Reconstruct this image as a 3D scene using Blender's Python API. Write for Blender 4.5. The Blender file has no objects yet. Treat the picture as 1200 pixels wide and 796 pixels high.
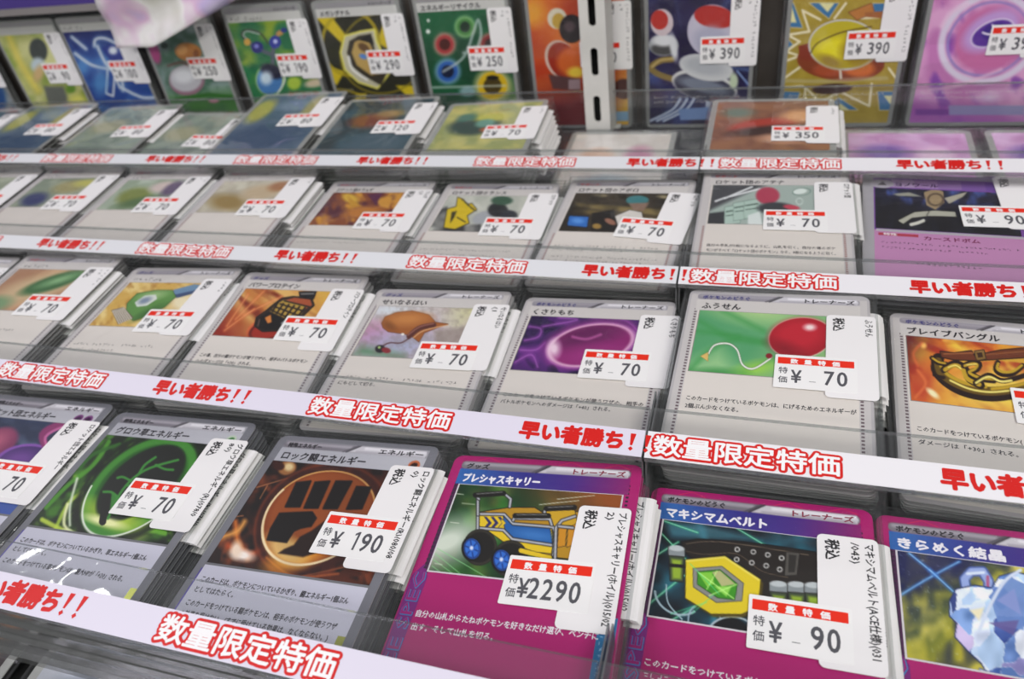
import bpy, math, random
import numpy as np
from mathutils import Vector, Matrix

# ------------------------------------------------------------------ camera, world, light, exposure
S = bpy.context.scene
ZO = 1.35                      # the camera is held 1.35 m above the shop floor; all sizes below are mm
cam = bpy.data.cameras.new('camera'); camo = bpy.data.objects.new('camera', cam)
S.collection.objects.link(camo); S.camera = camo
camo.location = (0, 0, ZO); camo.rotation_euler = tuple(math.radians(a) for a in (52.33, 7.12, 16.2))
cam.sensor_width = 36; cam.lens = 884.09 / 1200 * 36
cam.clip_start = 0.01; cam.clip_end = 50
cam.dof.use_dof = True; cam.dof.focus_distance = 0.235; cam.dof.aperture_fstop = 15.0

W = bpy.data.worlds.new('shop'); S.world = W; W.use_nodes = True
W.node_tree.nodes['Background'].inputs[0].default_value = (0.93, 0.95, 1.0, 1)
W.node_tree.nodes['Background'].inputs[1].default_value = 0.22

def area(name, loc, size, power, col, aim):
    l = bpy.data.lights.new(name, 'AREA'); l.shape = 'RECTANGLE'; l.size, l.size_y = size
    l.energy = power; l.color = col
    o = bpy.data.objects.new(name, l); S.collection.objects.link(o); o.location = loc
    o.rotation_euler = (Vector(aim) - Vector(loc)).to_track_quat('-Z', 'Y').to_euler()
AIM = (-0.05, 0.25, 1.17)
area('ceiling_and_fill_light', (-1.1, -0.5, 2.6), (1.2, 0.3), 18, (0.90, 0.86, 1.0), AIM)
area('ceiling_and_fill_light', (0.7, -0.4, 2.6), (1.2, 0.3), 20, (1.0, 0.985, 0.95), AIM)
area('ceiling_and_fill_light', (0.1, -1.7, 2.3), (1.2, 0.3), 25, (1.0, 0.98, 0.95), AIM)  # low front fill, added to brighten the standing cards; not a ceiling panel
area('ceiling_spot_light', (-1.75, 0.66, 2.6), (0.08, 0.08), 2.5, (1.0, 1.0, 1.0), AIM)
area('ceiling_spot_light', (0.5, 1.85, 2.6), (0.12, 0.08), 3.0, (1.0, 1.0, 1.0), AIM)
S.view_settings.view_transform = 'Standard'; S.view_settings.look = 'None'
S.view_settings.gamma = 1; S.view_settings.use_curve_mapping = False
S.view_settings.exposure = -0.5
S.cycles.transparent_max_bounces = 40
S.cycles.max_bounces = 10

# ------------------------------------------------------------------ helpers
C = S.collection
def lin(h):
    if isinstance(h, str):
        h = [int(h[i:i+2], 16) / 255 for i in (0, 2, 4)]
    return tuple(c / 12.92 if c <= .04045 else ((c + .055) / 1.055) ** 2.4 for c in h)
_m = {}
def mat(h, rough=.5, metal=0, spec=.4):
    k = (h, rough, metal, spec)
    if k not in _m:
        m = bpy.data.materials.new('print_' + h if isinstance(h, str) else 'print'); m.use_nodes = True
        b = m.node_tree.nodes['Principled BSDF']
        b.inputs['Base Color'].default_value = (*lin(h), 1); b.inputs['Roughness'].default_value = rough
        b.inputs['Metallic'].default_value = metal; b.inputs['Specular IOR Level'].default_value = spec
        _m[k] = m
    return _m[k]
def grain(h, h2, scale, rough=.5, stretch=(1, 1, 1), metal=0, bump=0):
    m = bpy.data.materials.new('grain_' + h); m.use_nodes = True; t = m.node_tree; N = t.nodes
    b = N['Principled BSDF']; tc = N.new('ShaderNodeTexCoord'); mp = N.new('ShaderNodeMapping'); mp.inputs[3].default_value = stretch
    n = N.new('ShaderNodeTexNoise'); n.inputs['Scale'].default_value = scale; n.inputs['Detail'].default_value = 4
    r = N.new('ShaderNodeValToRGB'); r.color_ramp.elements[0].color = (*lin(h), 1); r.color_ramp.elements[1].color = (*lin(h2), 1)
    r.color_ramp.elements[0].position = .35; r.color_ramp.elements[1].position = .65
    L = t.links.new; L(tc.outputs['Object'], mp.inputs[0]); L(mp.outputs[0], n.inputs['Vector']); L(n.outputs[0], r.inputs[0]); L(r.outputs[0], b.inputs[0])
    b.inputs['Roughness'].default_value = rough; b.inputs['Metallic'].default_value = metal
    if bump:
        bp = N.new('ShaderNodeBump'); bp.inputs['Strength'].default_value = bump; bp.inputs['Distance'].default_value = .0005
        L(n.outputs[0], bp.inputs['Height']); L(bp.outputs[0], b.inputs['Normal'])
    return m
def clear(name, tint, haze, gloss, rough, wr=0, scale=60, hazecol=(.9, .9, .92)):
    """thin clear plastic: see-through, with fresnel gloss, a little milky haze and wrinkles"""
    m = bpy.data.materials.new(name); m.use_nodes = True; t = m.node_tree; N = t.nodes; L = t.links.new
    N.remove(N['Principled BSDF']); out = N['Material Output']
    tr = N.new('ShaderNodeBsdfTransparent'); tr.inputs[0].default_value = (*tint, 1)
    df = N.new('ShaderNodeBsdfDiffuse'); df.inputs[0].default_value = (*hazecol, 1)
    gl = N.new('ShaderNodeBsdfGlossy'); gl.inputs['Roughness'].default_value = rough
    fr = N.new('ShaderNodeLayerWeight'); fr.inputs['Blend'].default_value = .5       # Schlick: .04 + .96 (1 - cos)^5
    po = N.new('ShaderNodeMath'); po.operation = 'POWER'; po.inputs[1].default_value = 5
    mu = N.new('ShaderNodeMath'); mu.operation = 'MULTIPLY_ADD'; mu.inputs[1].default_value = .9 * gloss; mu.inputs[2].default_value = .04 * gloss
    L(fr.outputs['Facing'], po.inputs[0])
    a = N.new('ShaderNodeMixShader'); a.inputs[0].default_value = haze
    b = N.new('ShaderNodeMixShader')
    L(tr.outputs[0], a.inputs[1]); L(df.outputs[0], a.inputs[2]); L(po.outputs[0], mu.inputs[0]); L(mu.outputs[0], b.inputs[0])
    L(a.outputs[0], b.inputs[1]); L(gl.outputs[0], b.inputs[2]); L(b.outputs[0], out.inputs[0])
    if wr:
        tc = N.new('ShaderNodeTexCoord'); oi = N.new('ShaderNodeObjectInfo'); ad = N.new('ShaderNodeVectorMath')
        n = N.new('ShaderNodeTexNoise'); n.inputs['Scale'].default_value = scale; n.inputs['Detail'].default_value = 1.5; n.inputs['Distortion'].default_value = .6
        bp = N.new('ShaderNodeBump'); bp.inputs['Strength'].default_value = wr; bp.inputs['Distance'].default_value = .004
        L(tc.outputs['Object'], ad.inputs[0]); L(oi.outputs['Random'], ad.inputs[1]); L(ad.outputs[0], n.inputs['Vector'])
        L(n.outputs[0], bp.inputs['Height']); L(bp.outputs[0], gl.inputs['Normal']); L(bp.outputs[0], fr.inputs['Normal'])
    return m
M_FILM = clear('sleeve_film', (.985, .985, .985), .01, 1.0, .05, .3, 42)
M_SEAM = clear('sleeve_seam', (.72, .74, .73), .03, 1.0, .12)
M_ACR = clear('acrylic', (.965, .97, .97), .015, 1.0, .03)
M_ACRE = clear('acrylic_edge', (.5, .54, .53), .12, 1.2, .2)
M_PAPER = mat('eceae9', .6); M_LABEL = mat('efeeec', .6)
M_STRIP = mat('ebe9ec', .4); M_STRIPC = mat('dfdae8', .4)  # lilac copy: cast of the cool left light put into the strip colour
M_RED = mat('d4201c', .45); M_REDB = mat('e8301c', .45); M_INK = mat('2a2a2c', .6); M_DIG = mat('55555a', .6); M_WH = mat('f4f2f2', .5)
M_DARK = mat('1c1b1d', .6)
M_ART = bpy.data.materials.new('printed_picture'); M_ART.use_nodes = True
_b = M_ART.node_tree.nodes['Principled BSDF']; _b.inputs['Roughness'].default_value = .4
_v = M_ART.node_tree.nodes.new('ShaderNodeVertexColor'); _v.layer_name = 'Col'; M_ART.node_tree.links.new(_v.outputs[0], _b.inputs[0])

class MB:
    def __init__(s): s.v = []; s.f = []; s.m = []; s.mats = []; s.n = 0
    def mi(s, m):
        if m not in s.mats: s.mats.append(m)
        return s.mats.index(m)
    def add(s, vs, fs, m):
        i = s.mi(m); n = s.n
        s.v.extend(vs); s.n += len(vs); s.f.extend([tuple(n + k for k in f) for f in fs]); s.m.extend([i] * len(fs))
    def box(s, x0, x1, y0, y1, z0, z1, m):
        s.add([(x, y, z) for x in (x0, x1) for y in (y0, y1) for z in (z0, z1)],
              [(0, 1, 3, 2), (4, 6, 7, 5), (0, 4, 5, 1), (2, 3, 7, 6), (0, 2, 6, 4), (1, 5, 7, 3)], m)
    def slab(s, pts, z0, z1, m, side=None):
        n = len(pts)
        s.add([(x, y, z0) for x, y in pts] + [(x, y, z1) for x, y in pts], [tuple(range(n, 2 * n)), tuple(range(n - 1, -1, -1))], m)
        s.n -= 0
        s.add([(x, y, z0) for x, y in pts] + [(x, y, z1) for x, y in pts], [(i, (i + 1) % n, n + (i + 1) % n, n + i) for i in range(n)], side or m)
    def flat(s, pts, z, m): s.add([(x, y, z) for x, y in pts], [tuple(range(len(pts)))], m)
    def mesh(s, name, weld=False):
        me = bpy.data.meshes.new(name)
        me.from_pydata([(x * .001, y * .001, z * .001) for x, y, z in s.v], [], s.f)
        for m in s.mats: me.materials.append(m)
        me.polygons.foreach_set('material_index', s.m); me.update()
        return me
def link(name, me, parent=None):
    o = bpy.data.objects.new(name, me); C.objects.link(o); o.parent = parent; return o
def tag(o, label, cat=None, group=None, kind=None):
    if label: o['label'] = label
    if cat: o['category'] = cat
    if group: o['group'] = group
    if kind: o['kind'] = kind
    return o
def rrect(x0, y0, x1, y1, r, n=5, corners=(1, 1, 1, 1)):
    p = []
    for (cx, cy, a, on) in ((x1 - r, y1 - r, 0, corners[0]), (x0 + r, y1 - r, 90, corners[1]), (x0 + r, y0 + r, 180, corners[2]), (x1 - r, y0 + r, 270, corners[3])):
        if on:
            for k in range(n + 1):
                t = math.radians(a + 90 * k / n); p.append((cx + r * math.cos(t), cy + r * math.sin(t)))
        else: p.append((x1 if a in (0, 270) else x0, y1 if a < 180 else y0))
    return p
def marks(mb, x, y, h, w, m, z, rot=0, seed=1):
    """print too small or blurred to read: rows of little strokes"""
    r = random.Random(seed); c = h * .95; k = 0
    def q(a, b, c_, d):
        p = [(a, b), (c_, b), (c_, d), (a, d)]
        mb.add([(x + (Y if rot else X), y + (-X if rot else Y), z) for X, Y in p], [(0, 1, 2, 3)], m)
    while k * c < w - c * .5:
        if r.random() > .08:
            for _ in range(r.choice((2, 3))):
                if r.random() < .6: yy = r.uniform(0, h * .75); a = r.uniform(0, c * .25); q(k * c + a, yy, k * c + a + c * r.uniform(.35, .6), yy + h * .11)
                else: xx = k * c + r.uniform(.1, .7) * c; a = r.uniform(0, h * .3); q(xx, a, xx + h * .11, a + h * r.uniform(.35, .6))
        k += 1
# lettering: text turned into flat faces, cached
_t = {}
def glyphs(body, res=1):
    k = (body, res)
    if k not in _t:
        c = bpy.data.curves.new('lettering', 'FONT'); c.body = body; c.size = 1; c.resolution_u = res
        o = bpy.data.objects.new('lettering', c); C.objects.link(o)
        me = bpy.data.meshes.new_from_object(o.evaluated_get(bpy.context.evaluated_depsgraph_get()))
        v = np.array([p.co[:2] for p in me.vertices]); f = [tuple(p.vertices) for p in me.polygons]
        bpy.data.objects.remove(o); bpy.data.curves.remove(c); bpy.data.meshes.remove(me)
        _t[k] = (v, f, v[:, 0].min(), v[:, 0].max())
    return _t[k]
def text(mb, body, x, y, size, m, z, w=None, bold=0, rot=0, res=1, dirs=8, slant=0):
    """x, y = left end of the baseline (mm, y up); w = fit the width; rot 1 = turned 90 degrees clockwise"""
    v, f, a, b = glyphs(body, res)
    sx = (w / (b - a)) if w else size
    px = (v[:, 0] - a) * sx; py = v[:, 1] * size; px = px + py * slant
    offs = [(0, 0)] if not bold else [(bold * math.cos(t * 2 * math.pi / dirs), bold * math.sin(t * 2 * math.pi / dirs)) for t in range(dirs)] + ([(0, 0)] if bold > .25 else [])
    for i_, (ox, oy) in enumerate(offs):
        X, Y = px + ox, py + oy
        if rot == 1: X, Y = Y, -X
        if rot == 2: X, Y = -Y, X
        mb.add(list(zip((X + x).tolist(), (Y + y).tolist(), [z + .004 * i_] * len(X))), f, m)

# ------------------------------------------------------------------ printed pictures, painted on a fine grid of mesh colours
rng = np.random.RandomState(7)
def vnoise(X, Y, sc, seed):
    r = np.random.RandomState(seed); g = r.rand(64, 64)
    x = X / sc; y = Y / sc; xi = np.floor(x).astype(int); yi = np.floor(y).astype(int)
    fx = x - xi; fy = y - yi; fx = fx * fx * (3 - 2 * fx); fy = fy * fy * (3 - 2 * fy)
    G = lambda a, b: g[a % 64, b % 64]
    return (G(xi, yi) * (1 - fx) + G(xi + 1, yi) * fx) * (1 - fy) + (G(xi, yi + 1) * (1 - fx) + G(xi + 1, yi + 1) * fx) * fy
def hexc(h): return np.array([int(h[i:i+2], 16) / 255 for i in (0, 2, 4)])
class Pic:
    """box: u0,v0,u1,v1 on the card (mm). quad: where its corners TL,TR,BL,BR lie in the drawing's own units"""
    def __init__(s, box, quad, nx, bgc):
        s.box = box; s.nx = nx; s.ny = max(4, int(nx * (box[3] - box[1]) / (box[2] - box[0])))
        U, V = np.meshgrid(np.linspace(0, 1, s.nx + 1), np.linspace(0, 1, s.ny + 1)); s.U, s.V = U, V
        q = [np.array(a, float) for a in quad]
        f = lambda i: q[0][i] * (1 - U) * (1 - V) + q[1][i] * U * (1 - V) + q[2][i] * (1 - U) * V + q[3][i] * U * V
        s.X, s.Y = f(0), f(1); s.px = math.hypot(*(q[1] - q[0])) / nx
        s.c = np.ones(s.X.shape + (3,)) * hexc(bgc)
    def mix(s, mask, col):
        col = hexc(col) if isinstance(col, str) else col
        mask = np.clip(mask, 0, 1)[..., None]; s.c = s.c * (1 - mask) + col * mask; return s
    def edge(s, d, soft): return np.clip(.5 - d / (soft or s.px), 0, 1)      # d<0 inside
    def _ell(s, cx, cy, rx, ry, rot):
        a = math.radians(rot); dx, dy = s.X - cx, s.Y - cy
        x = dx * math.cos(a) + dy * math.sin(a); y = -dx * math.sin(a) + dy * math.cos(a)
        return (np.sqrt((x / rx) ** 2 + (y / ry) ** 2) - 1) * min(rx, ry)
    def ell(s, cx, cy, rx, ry, col, rot=0, soft=0, a=1): return s.mix(s.edge(s._ell(cx, cy, rx, ry, rot), soft) * a, col)
    def ring(s, cx, cy, rx, ry, w, col, rot=0, soft=0, a=1, arc=None):
        m = s.edge(abs(s._ell(cx, cy, rx, ry, rot)) - w / 2, soft) * a
        if arc:
            th = np.degrees(np.arctan2(s.Y - cy, s.X - cx)) % 360; m = m * (((th - arc[0]) % 360) < arc[1])
        return s.mix(m, col)
    def _poly(s, pts):
        d = np.full(s.X.shape, 1e9); ins = np.zeros(s.X.shape, bool); n = len(pts)
        for i in range(n):
            (x0, y0), (x1, y1) = pts[i], pts[(i + 1) % n]; d = np.minimum(d, s._seg(x0, y0, x1, y1))
            if y0 != y1: ins ^= ((s.Y < y0) != (s.Y < y1)) & (s.X < (x1 - x0) * (s.Y - y0) / (y1 - y0) + x0)
        return np.where(ins, -d, d)
    def _seg(s, x0, y0, x1, y1):
        dx, dy = x1 - x0, y1 - y0; t = np.clip(((s.X - x0) * dx + (s.Y - y0) * dy) / (dx * dx + dy * dy + 1e-9), 0, 1)
        return np.hypot(s.X - x0 - t * dx, s.Y - y0 - t * dy)
    def poly(s, pts, col, soft=0, a=1, out=None, ow=0):
        d = s._poly(pts)
        if out: s.mix(s.edge(d - ow, soft) * a, out)
        return s.mix(s.edge(d, soft) * a, col)
    def line(s, pts, w, col, soft=0, a=1):
        d = np.full(s.X.shape, 1e9)
        for i in range(len(pts) - 1): d = np.minimum(d, s._seg(*pts[i], *pts[i + 1]))
        return s.mix(s.edge(d - w / 2, soft) * a, col)
    def curve(s, pts, w, col, soft=0, a=1):
        P = [np.array(p, float) for p in pts]; P = [P[0]] + P + [P[-1]]; o = []
        for i in range(1, len(P) - 2):
            for t in np.linspace(0, 1, 7):
                o.append(tuple(.5 * (2 * P[i] + (P[i+1] - P[i-1]) * t + (2 * P[i-1] - 5 * P[i] + 4 * P[i+1] - P[i+2]) * t * t + (3 * P[i] - P[i-1] - 3 * P[i+1] + P[i+2]) * t ** 3)))
        return s.line(o, w, col, soft, a)
    def clouds(s, sc, col, amt, seed, lo=.35, hi=.75, warp=0, stretch=1, rot=0):
        a = math.radians(rot); X = s.X * math.cos(a) + s.Y * math.sin(a); Y = (-s.X * math.sin(a) + s.Y * math.cos(a)) * stretch
        if warp: X = X + warp * (vnoise(s.X, s.Y, sc * 1.3, seed + 9) - .5); Y = Y + warp * (vnoise(s.X, s.Y, sc * 1.3, seed + 5) - .5)
        n = vnoise(X + 999, Y + 999, sc, seed) * .65 + vnoise(X + 500, Y + 500, sc * .45, seed + 1) * .35
        return s.mix(np.clip((n - lo) / (hi - lo), 0, 1) * amt, col)
    def grad(s, c2, x0, y0, x1, y1, amt=1):
        dx, dy = x1 - x0, y1 - y0; t = ((s.X - x0) * dx + (s.Y - y0) * dy) / (dx * dx + dy * dy); return s.mix(np.clip(t, 0, 1) * amt, c2)
    def facets(s, pts, n, cols, seed, box):
        r = np.random.RandomState(seed); d = np.full(s.X.shape, 1e9); d2 = d.copy(); idx = np.zeros(s.X.shape, int)
        for i in range(n):
            e = np.abs(s.X - r.uniform(box[0], box[2])) * 1.0 + np.abs(s.Y - r.uniform(box[1], box[3])) * r.uniform(.8, 1.2)
            m = e < d; d2 = np.where(m, d, np.minimum(d2, e)); d = np.where(m, e, d); idx = np.where(m, i, idx)
        pal = np.array([hexc(c) for c in cols]); col = pal[r.randint(len(cols), size=n)][idx]; g = (vnoise(s.X, s.Y, 40, seed + 3) - .5)[..., None] * .3
        inside = s.edge(s._poly(pts), 3); s.mix(inside, np.clip(col + g, 0, 1)); return s.mix(inside * s.edge(d2 - d - 3, 4) * .45, 'eaf2ff')
    def rays(s, cx, cy, n, col, amt, seed=1, sharp=3, r0=0):
        th = np.arctan2(s.Y - cy, s.X - cx); r = np.hypot(s.X - cx, s.Y - cy); k = np.random.RandomState(seed).rand(5) * 6
        w = (np.sin(th * n + k[0]) * .5 + np.sin(th * n * 1.7 + k[1]) * .3 + np.sin(th * n * .6 + k[2]) * .3 + 1) / 2
        return s.mix(np.clip(w, 0, 1) ** sharp * amt * np.clip((r - r0) / (r0 + 1), 0, 1), col)
    def mesh(s):
        u0, v0, u1, v1 = s.box; nx, ny = s.nx + 1, s.ny + 1
        co = np.zeros((nx * ny, 3), np.float32); co[:, 0] = (u0 + s.U.ravel() * (u1 - u0) - 31.5) * .001; co[:, 1] = (44 - (v0 + s.V.ravel() * (v1 - v0))) * .001
        i = (np.arange(s.ny)[:, None] * nx + np.arange(s.nx)[None]).ravel(); q = np.stack([i, i + nx, i + nx + 1, i + 1], 1)
        me = bpy.data.meshes.new('illustration'); me.vertices.add(len(co)); me.vertices.foreach_set('co', co.ravel())
        me.loops.add(q.size); me.loops.foreach_set('vertex_index', q.ravel().astype(np.int32))
        me.polygons.add(len(q)); me.polygons.foreach_set('loop_start', (np.arange(len(q)) * 4).astype(np.int32))
        me.update(calc_edges=True)
        c = np.clip(s.c, 0, 1); c = np.where(c <= .04045, c / 12.92, ((c + .055) / 1.055) ** 2.4)
        a = me.color_attributes.new('Col', 'FLOAT_COLOR', 'POINT')
        a.data.foreach_set('color', np.concatenate([c.reshape(-1, 3), np.ones((len(co), 1))], 1).astype(np.float32).ravel())
        me.materials.append(M_ART); return me

AB = (5, 12, 58, 44); EB = (3, 12, 60, 54)
def art_carry():
    p = Pic(AB, [(336, 42), (1415, 117), (127, 616), (1310, 745)], 190, '1f4d22')
    p.clouds(260, '0c2a14', .8, 3); p.clouds(180, '3f8a2c', .7, 5, .45, .8)
    p.grad('a04a1c', 800, 330, 1250, 60, .9); p.clouds(150, 'd08040', .3, 12, .5, .9)
    p.ell(250, 440, 260, 120, 'dfe8d8', -20, 170, .95)
    for x0, y0, x1, y1 in ((150, 500, 420, 690), (180, 480, 640, 720), (140, 540, 300, 640), (150, 590, 260, 660)): p.line([(x0, y0), (x1, y1)], 5, '8fd890', 4, .8)
    for x, y, l in ((300, 110, 60), (350, 180, 90), (270, 310, 60), (170, 575, 50), (1000, 150, 240), (880, 190, 260)): p.line([(x, y), (x + l, y + (-l * .12 if x > 800 else 8))], 5, 'e9efdc', 5, .8)
    K, GR, YE, YD, BL = '15130f', '8f9298', 'e8c722', 'b98c1a', '1f5fa8'
    p.poly([(470, 245), (680, 212), (850, 212), (900, 245), (1150, 240), (1130, 560), (960, 540), (480, 350)], YD, out=K, ow=6)
    p.poly([(900, 235), (1110, 215), (1130, 330), (980, 340)], 'cfa522', out=K, ow=4)
    p.poly([(475, 258), (640, 262), (700, 322), (960, 345), (970, 470), (960, 520), (840, 505), (640, 440), (540, 372), (475, 350)], YE, out=K, ow=5)
    p.poly([(640, 272), (705, 328), (950, 350), (965, 455), (720, 425), (650, 360)], BL, out=K, ow=4); p.ell(850, 400, 120, 30, '4a8ad0', 8, 40, .6)
    for x in (505, 552, 600): p.poly([(x, 275), (x + 20, 275), (x + 55, 318), (x + 18, 355), (x - 2, 352), (x + 30, 315)], '2a2766')
    p.poly([(620, 292), (640, 300), (655, 318), (620, 352), (606, 350), (632, 320)], YE)
    p.poly([(1010, 350), (1060, 340), (1050, 470), (1000, 480)], 'd08f1c', out=K, ow=3); p.poly([(1070, 350), (1130, 320), (1110, 460), (1060, 480)], 'd08f1c', out=K, ow=3)
    for pts in ([(480, 352), (640, 365), (700, 425), (960, 465)], [(475, 255), (645, 258), (705, 322), (970, 345), (985, 380), (975, 530)], [(462, 250), (462, 360)], [(462, 145), (462, 260)], [(440, 120), (470, 150)],
                [(645, 110), (690, 150), (682, 205)], [(705, 300), (712, 285), (950, 290), (962, 330)], [(985, 560), (990, 350), (1030, 300), (1115, 270)], [(1010, 340), (1100, 350)], [(915, 245), (925, 215), (1110, 215)]):
        p.line(pts, 26, K); p.line(pts, 17, GR); p.line(pts, 6, 'd5d8dc', 5, .8)
    for pts in ([(445, 122), (640, 108)], [(720, 268), (940, 268)], [(930, 218), (1110, 208)]):
        p.line(pts, 38, K); p.line([(pts[0][0] + 10, pts[0][1] - 8), (pts[1][0] - 10, pts[1][1] - 8)], 6, '9a9a9a', 6, .8)
    for cx, cy, r in ((480, 475, 118), (690, 550, 118)):
        p.ell(cx, cy, r, r, '17140f'); p.ring(cx, cy, r - 10, r - 12, 14, '3b362c', 0, 10, .8)
    for cx, cy in ((425, 485), (632, 560)):
        p.ell(cx, cy, 72, 82, '0e0d0c', -20); p.ell(cx + 2, cy, 56, 66, '2f6fd0', -20); p.ring(cx, cy, 50, 60, 8, '123a86', -20)
        for k in range(6): a = k * 1.047 + .3; p.line([(cx, cy), (cx + 48 * math.cos(a), cy + 56 * math.sin(a))], 9, '123a86')
        p.ell(cx, cy, 20, 22, '2b62c0'); p.ell(cx - 2, cy - 4, 12, 13, 'dfe8ff', 0, 10)
    p.line([(750, 480), (840, 510), (960, 540)], 14, K); p.line([(760, 500), (950, 548)], 30, YE); return p
def art_belt():
    p = Pic(AB, [(119, 164), (873, 257), (57, 541), (896, 680)], 190, '0c2836')
    p.clouds(160, '2f7f92', .8, 3, .4, .8); p.clouds(100, '040810', .8, 8, .4, .7); p.rays(330, 420, 9, '43a0b8', .6, 4, 4, 60)
    p.poly([(120, 170), (330, 195), (520, 250), (300, 250), (150, 240)], '5aa8b8', 30, .5)
    for a, b in (((100, 215), (210, 330)), ((60, 500), (300, 330)), ((160, 560), (330, 480)), ((120, 170), (260, 220)), ((420, 200), (560, 290)), ((180, 260), (60, 330))):
        p.line([a, b], 10, '2fe08a', 10, .5); p.line([a, b], 3, 'c8ffe0', 3, .7)
    p.ring(290, 560, 65, 60, 6, '9fb8c8', 0, 3); p.ell(390, 610, 80, 50, '05070c'); p.ring(400, 610, 90, 55, 6, 'b8c8d0', 0, 3); p.ring(180, 470, 100, 70, 7, 'a8c0c8', 20, 4, 1, (40, 150))
    p.curve([(130, 430), (140, 500), (200, 560)], 5, 'a8c0c8', 3)
    K = '17130f'
    p.poly([(195, 262), (260, 250), (420, 258), (560, 275), (720, 300), (900, 350), (900, 560), (520, 560), (470, 380), (400, 320), (240, 325), (205, 300)], '221c17', out='0a0808', ow=5)
    p.curve([(215, 268), (300, 258), (430, 268), (700, 312)], 3, '7a6a58', 2, .8); p.curve([(215, 300), (300, 312), (420, 310), (520, 380), (620, 405)], 3, '6a5a48', 2, .8)
    for x, y in ((422, 291), (486, 301), (543, 313), (597, 326), (420, 333), (480, 346), (537, 358), (590, 373)): p.ell(x, y, 11, 11, 'c8c8c4'); p.ell(x, y, 6, 6, '15120f')
    p.poly([(615, 300), (665, 305), (655, 395), (610, 398)], '55524c', out=K, ow=2); p.poly([(625, 310), (655, 314), (648, 385), (622, 385)], '2e2b27')
    for x, y in ((172, 290), (585, 435), (655, 437), (720, 440)):
        p.poly([(x - 32, y), (x + 32, y + 5), (x + 28, y + 130), (x - 25, y + 125)], '3d4a34', out=K, ow=3); p.poly([(x - 20, y + 40), (x + 22, y + 45), (x + 20, y + 120), (x - 16, y + 118)], '9fc030', 12, .9)
        p.poly([(x - 34, y - 8), (x + 34, y), (x + 34, y + 30), (x - 34, y + 24)], '8f989a', out=K, ow=3); p.ell(x, y - 4, 33, 12, 'c2cacb', 5)
    p.line([(145, 355), (205, 360)], 14, K)
    hx = [(212, 335), (372, 320), (515, 415), (505, 520), (440, 545), (318, 542), (212, 482)]
    p.poly([(x + 10, y + 12) for x, y in hx], '5c4c08', 10); p.poly(hx, 'e6cf22', out='3c3206', ow=4); p.line([(215, 338), (372, 324), (508, 415)], 8, 'f6ec78', 6, .7)
    p.poly([(243, 370), (360, 362), (447, 430), (440, 495), (340, 500), (245, 440)], '8e8f88', out='4c4c44', ow=3)
    p.poly([(262, 383), (352, 376), (422, 432), (412, 490), (345, 482), (262, 430)], '3f9a1c', out='1c4a0c', ow=3)
    p.poly([(320, 384), (352, 378), (415, 432), (360, 440)], 'c8c08c', 4, .9); p.poly([(262, 385), (320, 384), (330, 430), (300, 440)], '86d040', 4); p.poly([(330, 440), (400, 440), (380, 480)], 'a8f060', 6, .8)
    for a, b in (((265, 385), (410, 488)), ((420, 433), (310, 475)), ((340, 380), (300, 450))): p.line([a, b], 4, 'caff90', 4, .9)
    for a, b in (((150, 540), (300, 500)), ((240, 540), (330, 470)), ((230, 350), (350, 470))): p.line([a, b], 3, '58f0a0', 4, .7)
    return p
def art_rock():
    p = Pic(EB, [(353, 87), (1117, 155), (9, 614), (852, 736)], 190, '1c0905')
    p.clouds(150, '5a2410', .9, 3, .4, .8, 60); p.clouds(80, 'a04c22', .7, 6, .55, .85, 40); p.clouds(50, '080302', .8, 16, .5, .7, 30)
    for pts, c in (([(150, 420), (170, 520), (230, 600)], 'e07828'), ([(120, 540), (230, 580), (300, 560)], 'c04818'), ([(60, 500), (160, 470), (200, 420)], 'f0a850')): p.curve(pts, 26, c, 26, .9)
    p.ell(200, 585, 60, 26, 'fff4ea', 10, 30); p.ell(165, 560, 30, 40, 'f8e0c8', 0, 30); p.ell(430, 130, 52, 40, 'a8703c', -20, 12); p.ell(440, 125, 26, 22, 'f0d8a0', -20, 18); p.ell(385, 120, 30, 24, '3a1408', 0, 10)
    for a, b in (((260, 240), (430, 190)), ((280, 300), (320, 230)), ((520, 690), (780, 640)), ((90, 400), (190, 390)), ((560, 140), (700, 130))): p.line([a, b], 5, 'd8905c', 6, .8)
    p.ring(595, 395, 320, 238, 60, '3c120a', -28, 30, .8); p.ring(600, 400, 360, 270, 12, '8a3c1c', -28, 12, .6); p.curve([(330, 600), (480, 690), (700, 680)], 10, 'c86a34', 10, .7)
    p.ell(592, 390, 306, 222, '8a3c10', -28); p.ell(600, 380, 292, 206, 'a2501c', -28, 30); p.ell(500, 590, 170, 60, 'f0a030', -20, 60); p.ell(430, 560, 110, 60, 'f8d080', 30, 50, .9)
    p.ring(592, 390, 306, 222, 8, 'e0a860', -28, 3); p.ring(585, 396, 303, 220, 10, 'ffe8b8', -28, 4, 1, (60, 160))
    K = '0c0605'
    for q in ([(480, 215), (555, 205), (495, 345), (420, 345)], [(580, 212), (655, 205), (590, 352), (520, 352)], [(690, 205), (770, 205), (690, 355), (620, 355)], [(795, 235), (865, 238), (815, 355), (740, 358)]): p.poly(q, K, 8, out=K, ow=5)
    p.poly([(390, 382), (560, 375), (580, 405), (555, 445), (500, 455), (465, 470), (430, 525), (330, 512), (345, 460)], K, 8, out=K, ow=6)
    p.poly([(500, 500), (560, 470), (640, 410), (660, 560), (520, 600), (390, 580), (420, 560), (470, 540)], '23100a', 10)
    p.clouds(300, '1a0804', .2, 30); return p
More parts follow.
